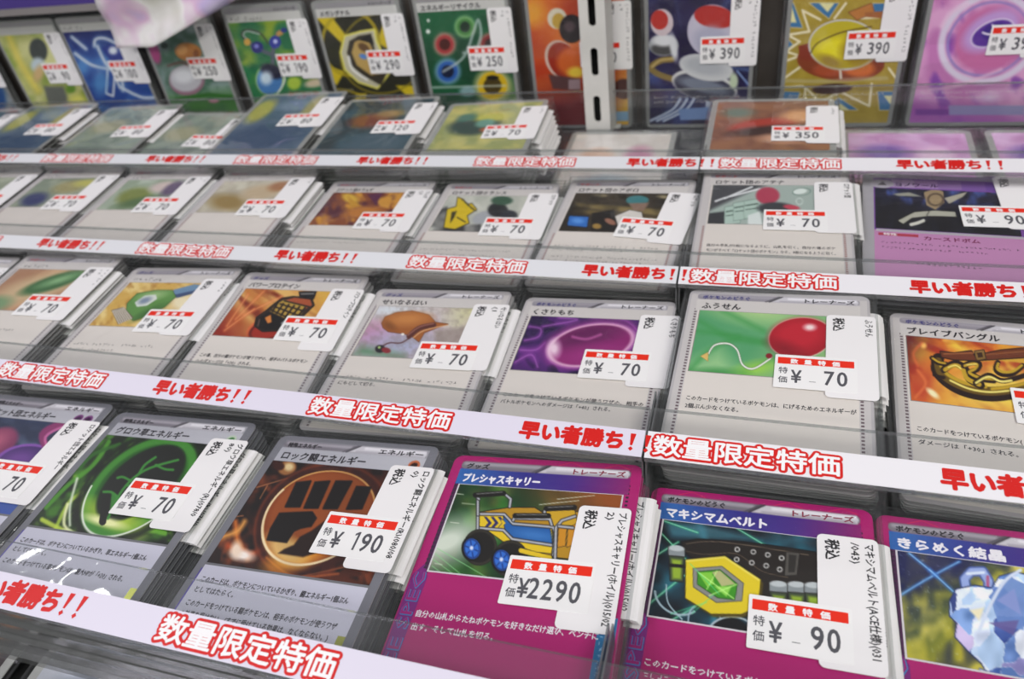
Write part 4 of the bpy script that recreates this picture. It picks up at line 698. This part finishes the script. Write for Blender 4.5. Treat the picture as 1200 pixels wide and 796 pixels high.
def face_ace():
    b = MB(); b.flat(R_(3.2, 5.6, 5, 45), .36, mat('4a1a48')); b.flat(R_(4.5, 11.5, 58.5, 44.5), .366, mat('d8d4d8')); ticks(b, mat('35203a'), 8, 44, (3.1, 59.2), .9)
    for x in (12, 40, 55):
        for a in (-1, 1): b.flat([L_(x, .4), L_(x + .5, .4), L_(x + .5 + 4.5 * a, 2.2), L_(x + 4.5 * a, 2.2)], .372, mat('e0305c'))
    b.flat([L_(.4, 83), L_(4.9, 83), L_(5.4, 46), L_(3, 42), L_(.4, 46)], .366, mat('7a1c78'))
    text(b, 'ACE SPEC', *L_(4.7, 81), 5.0, mat('4a90d0', .3, .4), .385, w=36, bold=.25, dirs=6, rot=2); text(b, 'ACE SPEC', *L_(4.6, 80.9), 5.0, mat('9c2078', .3), .42, w=36, bold=.04, dirs=3, rot=2)
    b.flat([L_(57.5, 83.5), L_(62.4, 83.5), L_(62.4, 52), L_(57.5, 52)], .366, mat('3c8cc0', .3, .3)); marks(b, *L_(58.4, 54), 1.7, 28, mat('9fd4f0', .3), .385, 1, 5); marks(b, *L_(60.4, 54), 1.4, 28, mat('9fd4f0', .3), .385, 1, 6); return b.mesh('printed_frame')
def face_energy():
    b = MB(); b.flat(R_(2.5, 54, 60.5, 54.8), .366, mat('77787c')); b.flat(R_(3, 54.8, 60, 83.8), .362, mat('d2d2e0', .35)); b.flat(R_(57.6, 70, 60, 83), .368, mat('c8cc60', .25, .5)); b.flat(R_(2.4, 56, 3, 83), .368, mat('5c50a0', .3, .3))
    return b.mesh('printed_frame')
def face_violet():
    b = MB(); b.flat(R_(4.5, 3.4, 59.5, 83.5), .36, mat('7a4c9c')); band(b, 12, 4.5, 58, 11, ['b8a0c4', 'a888b8', '9070a8', '7c58a0', '6c4898'], .362); b.flat(R_(4.5, 45, 59, 83.5), .362, mat('c088b4')); b.flat([L_(5, 46), L_(59, 46), L_(58.5, 44.3), L_(5.5, 44.3)], .368, mat('c8c4cc', .3, .3)); b.flat(R_(6, 47, 21, 49), .368, mat('b03c50'))
    x, y = L_(8, 8.5); b.flat([(x + 5 * math.cos(t * .5236), y + 3.6 * math.sin(t * .5236)) for t in range(12)], .375, mat('b8b4bc', .3)); b.flat([(x - 2, y - 1.2), (x + 2, y - 1.2), (x + .4, y + 1.8)], .38, mat('6c686c')); return b.mesh('printed_frame')
def face_band(c='cfcfca'):
    def f():
        b = MB(); b.flat(R_(2.2, 5, 60.8, 10.5), .36, mat(c, .35)); b.flat(R_(3, 1.6, 60, 4.6), .36, mat('9c9a9c', .3)); return b.mesh('printed_frame')
    return f
BLK = mat('26242a', .6); GLD = mat('d8d4c8', .5); RINK = mat('8a2440', .6); NAVY = mat('35327a', .5); OUTW = mat('f2f0f4', .5)
def T(b, s, u, v, size, w=None, m=BLK, bold=.06, z=.39):
    if s[0] == '~': return marks(b, *L_(u, v), size * .8, w or 20, m, z, 0, int(u * 7 + v * 3))
    text(b, s, *L_(u, v), size, m, z, w=w, bold=bold, dirs=4)
RULE1 = 'このカードは、ポケモンについているかぎり、'
def letters(kind, cat, title, rules, tw):
    def f():
        b = MB(); ace = kind == 'ace'; en = kind == 'energy'
        T(b, cat, 5.2, 5.1, 2.3, {7: 13.5, 8: 17, 6: 14}.get(len(cat), 2.6 * len(cat)), NAVY if kind == 'item' else BLK, .12)
        T(b, 'エネルギー' if en else 'トレーナーズ', 59 - 17.5, 5.0, 2.4, 16.5, RINK if ace else BLK, .1)
        T(b, title, 5.4, 10.6, 3.9, tw, OUTW if ace else BLK, .2 if ace else .13)
        for k, (s, v, w) in enumerate(rules): T(b, s, 6 if not en else 5, v, 2.3, w, OUTW if ace else BLK, .05)
        return b.mesh('card_lettering')
    return f
def letters_far(title, tw, rules=()):
    def f():
        b = MB(); T(b, 'サポート', 5.2, 5.2, 2.3, 10, mat('c03c3c'), .08); T(b, 'トレーナーズ', 42, 5.2, 2.3, 16, BLK, .08); T(b, title, 6, 10.6, 3.6, tw, BLK, .1)
        for s, v, w in rules: T(b, s, 6, v, 2.2, w, BLK, .04)
        return b.mesh('card_lettering')
    return f

BODY = {'item': ('b8b5b6', 'd6d4d2'), 'ace': ('b01a6e', 'c8a8b8'), 'energy': ('7a7b82', 'c4c4c6'), 'far': ('b8b5b6', 'd6d4d2'), 'violet': ('a9a7ab', 'd0ced0'), 'full': ('8c8e8c', 'b4b4b4')}
FACE = {'item': face_item, 'ace': face_ace, 'energy': face_energy, 'violet': face_violet, 'far': lambda: face_item('9a6860', 46)}

def frame(row, x, phi=0, roll=0, pit=0, dz=0, dv=0):
    Y, Z, t = ROW[row]; t0 = math.radians(t); t = t0 + math.radians(pit); ph, ro = math.radians(phi), math.radians(roll)
    ax = Vector((1, 0, 0)); dn = Vector((0, -math.cos(t), -math.sin(t))); nn = Vector((0, -math.sin(t), math.cos(t)))
    a2 = math.cos(ro) * ax + math.sin(ro) * nn; n2 = math.cos(ro) * nn - math.sin(ro) * ax
    a3 = math.cos(ph) * a2 + math.sin(ph) * dn; d3 = math.cos(ph) * dn - math.sin(ph) * a2
    d0 = Vector((0, -math.cos(t0), -math.sin(t0))); n0 = Vector((0, -math.sin(t0), math.cos(t0)))
    c = Vector((x + 31.5, Y, Z)) + d0 * (44 + dv) + n0 * (dz - .4)
    return matrix(a3, -d3, n2, c), n0
def matrix(ax, ay, az, c):
    m = Matrix((ax, ay, az)).transposed().to_4x4(); m.translation = Vector((c.x * .001, c.y * .001, ZO + c.z * .001)); return m

rnd = random.Random(4)
ORD = 'second third fourth fifth sixth seventh eighth ninth tenth eleventh twelfth thirteenth'.split()
def new_card(M, label, group=None):
    o = bpy.data.objects.new('trading_card', None); C.objects.link(o); o.empty_display_size = .01; o.matrix_world = M
    return tag(o, label, 'card', group)
def shift_mesh_obj(o, du, dv, rot=0):
    o.location = (du * .001, -dv * .001, 0); o.rotation_euler.z = rot
def top_card(M, label, kind, artf, letf, price, plines, tagat=(48.8, 10), labat=(32.3, 32.3), art_z=.378, si=0, trot=0, standing=False):
    o = new_card(M, label); face, side = BODY[kind]
    bd = link('card_body', share(('b', kind, standing), lambda: body_mesh(mat(face, .4), mat(side, .5), 88 if standing else CH)), o)
    if kind in FACE: link('printed_frame', share(('f', kind), FACE[kind]), bd)
    hk = {'item': 'item', 'far': 'item', 'ace': 'ace', 'energy': 'energy'}.get(kind)
    if hk:
        ic = 'fist' if 'fist' in label else 'leaf' if 'leaf' in label else 'psy' if 'orbs' in label else None
        h_ = link('title_band', share(('h', hk, ic), lambda: header(hk, ic)), bd); h_.location.z = .000374
    if standing and kind != 'full': link('printed_frame', share(('fb',), face_band()), bd)
    if artf: a = link('illustration', artf().mesh(), bd); a.location.z = art_z * .001
    if letf: link('card_lettering', letf(), bd)
    link('sleeve', (SLEEVE_A if standing else SLEEVES)[si % (3 if standing else 5)], o)
    if price is not None:
        tg = link('price_tag', share('tag', tag_mesh), o); shift_mesh_obj(tg, tagat[0] - 48.8, tagat[1] - 10, trot)
        if plines: link('tag_lettering', print_mesh(plines), tg)
        lb = link('price_label', share('lab', label_mesh), tg); lb.location = ((labat[0] - 32.3 - tagat[0] + 48.8) * .001, -(labat[1] - 32.3 - tagat[1] + 10) * .001, 0)
        if price: dg = link('price_digits', share(('d', price), lambda: digits_mesh(price)), tg); dg.location = lb.location
    return o
def under(row, fr, n0, name, depth, kind, gap=None, fan=.6, tags=True, short=None, wide=0, plines=None):
    """the cards lying under a top card, down to the tray floor"""
    x, phi, roll, pit, dz, dv = fr; total = FD.get(row, 12.6) - .6 + dz - 1.0; n = max(1, min(11, int(total / (gap or 1.6)))); st = total / n
    face, side = BODY[kind]
    for k in range(1, n + 1):
        q = 1 - k / n; j = lambda a: rnd.uniform(-a, a)
        M, _ = frame(row, x + j(fan) + wide * k, phi * q + j(.7), roll * q, pit * q + j(.1), dz - st * k, max(-2, min(2, dv)) * q + j(fan * .8))
        o = new_card(M, '%s card down in the pile under %s' % (ORD[k - 1], name), 'cards piled under ' + name)
        link('card_body', share(('b', kind, False), lambda: body_mesh(mat(face, .4), mat(side, .5))), o); link('sleeve', SLEEVES[(k + n) % 5], o)
        if tags:
            t = link('price_tag', share('utag', under_tag_mesh), o); t.location = (rnd.uniform(-.2, 1.2) * .001, rnd.uniform(-1, 1) * .001, 0)
            if plines and k < 4: link('tag_lettering', plines, t)

I = 'ポケモンのどうぐ'
R3 = 'このカードをつけているポケモンは、'
CARDS = [
 # row, frame(x,phi,roll,pit,dz,dv), short name, label, kind, art, lettering, price, print on the tag, tag corner, label corner
 ('E', (39.72, .99, 1.95, -1.01, -2.56, -.81), 'the magenta crystal card', 'magenta-bordered card showing a blue faceted crystal', 'ace', art_gem, letters('ace', I, 'きらめく結晶', [], 26), None, None, None, None),
 ('E', (-24.2, .27, 2.36, -.13, -2.13, .33), 'the magenta belt card', 'magenta-bordered card with a yellow hexagon buckle belt, tagged 90 yen', 'ace', art_belt, letters('ace', I, 'マキシマムベルト', [('このカードをつけているポケモンが使う', 58, 40), ('~', 61.5, 44)], 29), '90', ['マキシマムベルト(ACE仕様)(031', '/043)'], (48, 10.6), (30.7, 33.3)),
 ('E', (-88.66, -1.82, 3.94, .89, 1.51, -.5), 'the magenta cart card', 'magenta-bordered card with a yellow and blue wheeled cart, tagged 2290 yen', 'ace', art_carry, letters('ace', 'グッズ', 'プレシャスキャリー', [('自分の山札からたねポケモンを好きなだけ選び、ベンチに', 58.5, 52), ('出す。そして山札を切る。', 62.5, 24)], 26), '2290', ['プレシャスキャリー(ホイル)(015/02', '2)'], (46, 17.2), (28.8, 36.6)),
 ('E', (-157.21, -.74, 3.27, -.73, 2.25, 1.25), 'the brown fist energy card', 'grey energy card with a black fist emblem in an orange disc, tagged 190 yen', 'energy', art_rock, letters('energy', '特殊エネルギー', 'ロック闘エネルギー', [(RULE1 + '闘エネルギー1個ぶん', 60.5, 51), ('としてはたらく。', 64, 14), ('このカードをつけている闘ポケモンは、相手のポケモンが使うワザ', 68.5, 51), ('の効果を受けない。(すでに受けている効果は、なくならない。)', 72, 50)], 33), '190', ['ロック闘エネルギー(R)(080/08', '0)'], (49, 9.8), (35.9, 30.8)),
 ('E', (-230.8, -1.8, 1.05, -.61, .92, -.27), 'the green leaf energy card', 'grey energy card with a dark leaf emblem on green, tagged 70 yen', 'energy', art_grow, letters('energy', '特殊エネルギー', 'グロウ草エネルギー', [(RULE1 + '草エネルギー1個ぶん', 60.5, 51), ('としてはたらく。', 64, 14), ('このカードをつけている草ポケモンは、最大HPが「+20」される。', 68.5, 48)], 33), '70', ['グロウ草エネルギー(R)(078/0', '80)'], (49, 9.2), (30.4, 30.4)),
 ('E', (-297.6, -1, 1.5, 0, .5, -.8), 'the purple orb energy card', 'grey energy card with purple and red orbs, half out at the left', 'energy', art_rocket, letters('energy', '特殊エネルギー', 'ロケット団エネルギー', [], 35), '70', ['ロケット団エネルギー'], None, None),
 ('D', (48.7, 2.13, -.48, .17, -1.53, 1.1), 'the fiery bangle card', 'white-bordered card with a dark gold bangle on flames', 'item', art_brv, letters('item', I, 'ブレイブバングル', [('このカードをつけているポケモン(「ポケモンex」をのぞく)が', 57, 52), ('ダメージは「+30」される。', 62.5, 27)], 29), '70', ['ブレイブバングル'], (50.5, 14), (34.2, 33.5)),
 ('D', (-22.63, 1.74, 2.57, .86, 7.6, 3.9), 'the red balloon card', 'white-bordered card with a red balloon on green, tagged 70 yen', 'item', art_bal, letters('item', I, 'ふうせん', [(R3 + 'にげるためのエネルギーが', 57.5, 52), ('2個ぶん少なくなる。', 61, 17)], 14), '70', ['ふうせん'], (48.8, 11.7), (32.9, 33.6)),
 ('D', (-89.89, .19, 2.33, -.21, -3.35, .03), 'the purple glowing orb card', 'white-bordered card with a glowing magenta orb on purple, tagged 70 yen', 'item', art_kus, letters('item', I, 'くさりもち', [('このカードをつけているポケモンが使うワザの、相手の', 58, 52), ('バトルポケモンへのダメージは「+40」される。', 61.5, 41)], 17), '70', ['くさりもち'], (50, 9.3), (31.9, 31)),
 ('D', (-157.42, -2.13, 1.04, -.66, -2.52, .67), 'the brown pouch card', 'white-bordered card with a brown leather pouch, tagged 70 yen', 'item', art_sei, letters('item', 'グッズ', 'せいなるはい', [('~', 57, 50), ('にもどして切る。', 60.5, 16)], 21), '70', ['せいなるはい', '(1'], (48.7, 9.6), (32.8, 34.4)),
 ('D', (-224.99, -3.31, -1.06, .46, -.54, -1.49), 'the orange bottle card', 'white-bordered card with a black sports bottle on orange, tagged 70 yen', 'item', art_pow, letters('item', 'グッズ', 'パワープロテイン', [('この番、自分の闘ポケモンが使うワザの、相手のバトルポケモン', 57, 50), ('へのダメージは「+30」される。', 60.5, 26)], 26), '70', ['パワープロテイン'], (48.6, 10.4), (35.2, 30)),
 ('D', (-291.66, -2.22, 1.52, -.22, .89, .1), 'the green brush card', 'white-bordered card with a green handled brush on golden ground, tagged 70 yen', 'item', art_spr, letters('item', 'グッズ', '~', [('~', 57, 44), ('~', 60.5, 24)], 18), '70', ['~~~~'], (47.1, 9.3), (32, 32.4)),
 ('D', (-362, -1.5, 1, 0, 3.5, -1), 'the green oval card', 'white-bordered card with a dark green oval on tan, under a glossy sleeve', 'item', art_oval, letters_far('~', 20, [('~', 58, 36)]), '70', ['~~~~~~', '~~'], None, None),
 ('D', (-432, -1, 1, 0, 0, 0), 'the pale card at the left end', 'pale sleeved card at the left end of the balloon row', 'item', art_far, None, '70', ['~~~'], None, None),
 ('C', (43.8, 2.86, -.22, -.57, 2.69, -1.47), 'the violet creature card', 'silver and violet card with pale ribbons on dark blue, tagged 90 yen', 'violet', art_yon, None, '90', ['~~~~'], (53.5, 1), (37.6, 24.6)),
 ('C', (-24.07, -.16, .59, -1.06, 7.6, 4.1), 'the grey laboratory card', 'grey card of a pale laboratory with a dark red shape, tagged 70 yen', 'far', art_ate, letters_far('ロケット団のアテナ', 30, [('自分の手札が5枚になるように、山札を引く。自分の場のポケ', 61, 50), ('モンがすべて「ロケット団のポケモン」なら、8枚になるように引く。', 64.5, 50)]), '70', ['ロケット団'], (48.5, 10), (27.9, 33.3)),
 ('C', (-93, 3.2, 3, 1, -1, 1.5), 'the dark control room card', 'grey card of a dark room with a blue screen, tag tilted, 70 yen', 'far', art_apo, letters_far('ロケット団のアポロ', 30, [('~', 56, 50), ('~', 59, 34), ('~', 64, 50), ('~', 67, 44)]), '70', ['ロケット'], None, None),
 ('C', (-159.74, .37, 1, 0, -3.39, 1.68), 'the yellow machine card', 'grey card with a yellow claw machine on dark ground, tagged 70 yen', 'far', art_lan, letters_far('ロケット団のランス', 30, [('~', 60, 46), ('~', 64, 40)]), '70', ['ロケット'], None, None),
 ('C', (-228.68, -.52, .9, -.89, -2.89, .89), 'the amber and maroon card', 'grey card with swirling amber and maroon picture, tagged 70 yen', 'far', art_ora, letters_far('ロケット団のラムダ', 22, [('~', 60, 40)]), '70', ['ラムダ', '(1'], None, None),
 ('C', (-300, -1, 1, 0, 1, -2), 'the cream and tan card', 'grey card with a blurred cream and tan picture, white tag bundle beside it', 'far', art_c6, letters_far('~', 14), '70', ['~~~'], None, None),
 ('C', (-369.5, -1, 1, 0, 1, -1.5), 'the sage green card', 'grey card with a blurred sage green picture and pink spot', 'far', art_c7, letters_far('~', 14), '70', ['~~~','~'], None, None),
 ('C', (-436.5, -1.5, 1, 0, 1, -1.5), 'the blue and olive card', 'grey card with a blurred blue and olive picture near the left edge', 'far', art_c8, letters_far('~', 14), '70', ['~~~'], None, None),
 ('C', (-503, -1, 1, 0, 0, -2), 'the pale green card', 'pale green card cut by the left edge, second row before the standing cards', 'far', art_c9, None, '70', ['~~'], None, None),
 ('B', (-27.3, .5, 0, 0, 0, 2.8), 'the copper and red card', 'copper-bordered card with a dark red shape, lying alone, tagged 350 yen', 'fullb', art_b350, None, '350', ['~~~~'], None, None),
 ('B', (-184.5, -2, 1, 0, 0, 0), 'the yellow-green card beside the upright', 'yellow-green full-picture card lying left of the slotted upright, tagged 70 yen', 'fullb', art_b1, None, '70', ['~~~~'], None, None),
 ('B', (-254, -3, 0, 0, 3, -1), 'the dark teal card', 'dark teal full-picture card with rust patch, dim row, thick tag bundle', 'fullb', art_b2, None, '120', ['~~~~'], None, None),
 ('B', (-321, -3, 0, 0, 5.5, -6), 'the slate blue card', 'slate blue card with olive streaks, dim row, thickest tag bundle', 'fullb', art_b3, None, '80', ['~~~~'], None, None),
 ('B', (-390, 2, 0, 0, -3, 4), 'the grey-green card', 'grey-green card half hidden by glossy plastic in the dim row', 'fullb', art_bg, None, '80', ['~~~~'], None, None),
 ('B', (-452, -4, 0, 0, 0, -3), 'the glossy blue-grey card', 'glossy pale card with two-layer tag, left of the grey-green one', 'fullb', art_bg, None, '80', ['~~~~'], None, None),
 ('B', (-527, -3, 0, 0, 2, -3), 'the olive card at the left', 'olive-tinted sleeved card in the dim row near the left edge', 'fullb', art_b3, None, '80', ['~~~~'], None, None),
 ('B', (-593, -3, 0, 0, 0, 0), 'the blue-grey card at the far left', 'blue-grey sleeved card cut by the left edge of the dim row', 'fullb', art_b2, None, '80', ['~~~~'], None, None),
]
BODY['fullb'] = ('9a9c98', 'bcbcb8')
KG = {'E': 1.35}
for i, (row, fr, name, label, kind, af, lf, price, pl, ta, la) in enumerate(CARDS):
    M, n0 = frame(row, *fr)
    ta = ta or (48.8, 10); la = la or (ta[0] - 16.4, ta[1] + 22.3)
    if kind == 'ace' and price is None: o = top_card(M, label, kind, af, lf, None, None, si=i)
    else: o = top_card(M, label, kind, af, lf, price, pl, ta, la, si=i, trot=math.radians({'the violet creature card': 3, 'the dark control room card': -5}.get(name, 0)))
    pm = print_mesh(pl) if pl and row in 'ED' else None
    under(row, fr, n0, name, 0, kind, gap={'E': 1.5, 'D': 1.55}.get(row, 2.6 if row == 'B' else 1.9), fan=.55, plines=pm, wide=.2 if row in 'ED' else .3)
    if name == 'the violet creature card':
        b = MB(); T(b, 'ヨノワール', 13.5, 10, 3.6, 17, mat('3a2050'), .12); T(b, '特性', 8, 48.6, 1.8, 5, OUTW, .05); T(b, 'カースドボム', 23, 50.5, 3.2, 20, mat('7a2050'), .1)
        T(b, '~', 7, 54.5, 2.1, 49, BLK, .03); T(b, '~', 7, 58, 2.1, 38, BLK, .03); T(b, '~', 19, 68, 2.6, 24, BLK, .05); link('card_lettering', b.mesh('card_lettering'), o.children[0])

# low cards lying at the back without tags, and those of the tray below
def plain(row, fr, label, af, kind='fullb'):
    M, _ = frame(row, *fr); return top_card(M, label, kind, af, None, None, None, si=3)
plain('B', (42, 1, 0, 0, -20.8, 0), 'pink and violet untagged card lying low at the right of the dim row', art_pink)
plain('B', (-110, 0, 0, 0, -20.8, 0), 'pale untagged card lying low just before the slotted upright', art_pale)
plain('B', (112, 0, 0, 0, -20.8, 0), 'lilac untagged card lying low at the right edge of the dim row', art_pink)
plain('F', (-262, -2, 0, 0, -2, 0), 'dark brown card peeking out below the lowest strip', art_front1)
plain('F', (-190, -3, 0, 0, -2, -1), 'pale grey card in glossy plastic below the lowest strip', art_front2)
plain('F', (-122, -2, 0, 0, -2, -1), 'greyish card under the lowest strip, mostly out of the picture', art_front2)
b = MB(); extr(b, [(-30, -15), (75, -12), (75, -11), (-30, -14)], X0, X1, M_ACR, M_ACRE)
root = tag(link('display_tray', b.mesh('display_tray')), 'clear acrylic tray under the lowest strip, only its floor showing', 'tray'); place(root, 0, 0, -191)

# ---- the row of standing cards
A = [
 (-650, 'dark standing card cut by the left edge', art_a1, '90', 'full'),
 (-571, 'standing yellow-green card with a dark grey lump', art_a2, '90', 'band'),
 (-506, 'standing blue card with pale arcs and white tag', art_a3, '100', 'band'),
 (-434, 'standing grey-green card with an orange lump over a pale bubble', art_a4, '250', 'band'),
 (-359, 'standing green card with a blue orb and dark blue beads', art_a5, '190', 'band'),
 (-288.5, 'standing black and yellow card with a silver hook shape', art_a6, '290', 'band'),
 (-216, 'standing dark green card with glowing coloured discs', art_a7, '250', 'band'),
 (-142.6, 'standing red and orange card behind the slotted upright', art_a8, '390', 'full'),
 (-70.3, 'standing navy card with a chrome robot and red domes, tagged 390 yen', art_a10, '390', 'full'),
 (9, 'standing gold starburst card with a yellow disc, tagged 390 yen', art_a11, '390', 'full'),
 (79.3, 'standing pink and purple swirl card with a violet oval', art_a12, '390', 'full'),
]
def lead(title, tw):
    def f():
        b = MB(); T(b, title, 5, 9.6, 3.8, tw, BLK, .14); T(b, 'トレーナーズ', 42, 4.2, 2.2, 16, BLK, .08); return b.mesh('card_lettering')
    return f
TT = {-359: ('~', 26), -288.5: ('メガシグナル', 22), -216: ('エネルギーリサイクル', 40), -506: ('~', 18)}
for k, (x, label, af, price, kind) in enumerate(A):
    M = matrix(Vector((1, 0, 0)), Vector((0, 0, 1)), Vector((0, -1, 0)), Vector((x + 31.5, 465.5, -109.5 - 44)))
    o = top_card(M, label, 'full' if kind == 'full' else 'fband', af, lead(*TT[x]) if x in TT else None, price, ['~~~~~~~~~~~~~~~', '~~'], (48.8, 10), (32.4, 32.5), si=k, standing=True) if kind == 'full' else None
    if o is None:
        BODY['fband'] = ('9a9c98', 'b8b8b8'); o = top_card(M, label, 'fband', af, lead(*TT[x]) if x in TT else None, price, ['~~~~~~~~~~~~~', '~~~'], (48.8, 10), (32.4, 32.5), si=k, standing=True)
    if k >= 8: link('rules_lettering', share('rl', lambda: (lambda b: (T(b, '~', 5, 69, 2.0, 52, mat('e8e4e0'), .06), T(b, '~', 5, 72, 2.0, 40, mat('e8e4e0'), .06), b.mesh('rules_lettering'))[-1])(MB())), o.children[0])
    for j in range(1, 3):
        M2 = matrix(Vector((1, 0, 0)), Vector((0, 0, 1)), Vector((0, -1, 0)), Vector((x + 31.5 + rnd.uniform(-.5, .5), 465.5 + 2.2 * j, -109.5 - 44)))
        q = new_card(M2, ('next card behind the ', 'third card behind the ')[j - 1] + ' '.join(label.replace('standing ', '').split(',')[0].split()[:11]), 'cards standing behind the ' + label.replace('standing ', ''))
        link('card_body', share(('b', 'full', True), lambda: body_mesh(mat('8c8e8c', .4), mat('b4b4b4', .5), 88)), q); link('sleeve', SLEEVE_A[j], q)

# ---- pearly packaging hanging in at the top left
n1, n2 = 26, 18; b = MB(); vs = []
for j in range(n2 + 1):
    for i in range(n1 + 1):
        u, v = i / n1, j / n2; x = -436 + u * 150 - v * 6; z = -84 - v * (44 - 40 * max(0, (u - .22) / .78)) ; vs.append((x, 446 - 3 * math.sin(u * 9 + v * 4) - 2 * math.sin(v * 7 + u * 3), z + 30 * (1 - v) * 0))
M_PEARL = bpy.data.materials.new('pearly_film'); M_PEARL.use_nodes = True; t = M_PEARL.node_tree; pb = t.nodes['Principled BSDF']
nz = t.nodes.new('ShaderNodeTexNoise'); nz.inputs['Scale'].default_value = 28; rp = t.nodes.new('ShaderNodeValToRGB'); cr = rp.color_ramp
for pos, c in ((.3, 'd8d6cc'), (.45, 'f4f2ee'), (.55, 'e4c0dc'), (.65, 'c8b8e0')):
    e = cr.elements.new(pos); e.color = (*lin(c), 1)
cr.elements.remove(cr.elements[0]); tc = t.nodes.new('ShaderNodeTexCoord'); t.links.new(tc.outputs['Object'], nz.inputs['Vector']); t.links.new(nz.outputs[0], rp.inputs[0]); t.links.new(rp.outputs[0], pb.inputs[0]); pb.inputs['Roughness'].default_value = .25; pb.inputs['Metallic'].default_value = .2
b.add(vs, [(j * (n1 + 1) + i, j * (n1 + 1) + i + 1, (j + 1) * (n1 + 1) + i + 1, (j + 1) * (n1 + 1) + i) for j in range(n2) for i in range(n1)], M_PEARL)
me = b.mesh('plastic_wrapper'); me.polygons.foreach_set('use_smooth', [True] * len(me.polygons))
o = tag(link('plastic_wrapper', me), 'pearly white and pink plastic wrapper hanging before the standing cards', 'wrapper'); place(o, 0, 0, 0)
sm = o.modifiers.new('thick', 'SOLIDIFY'); sm.thickness = .0004
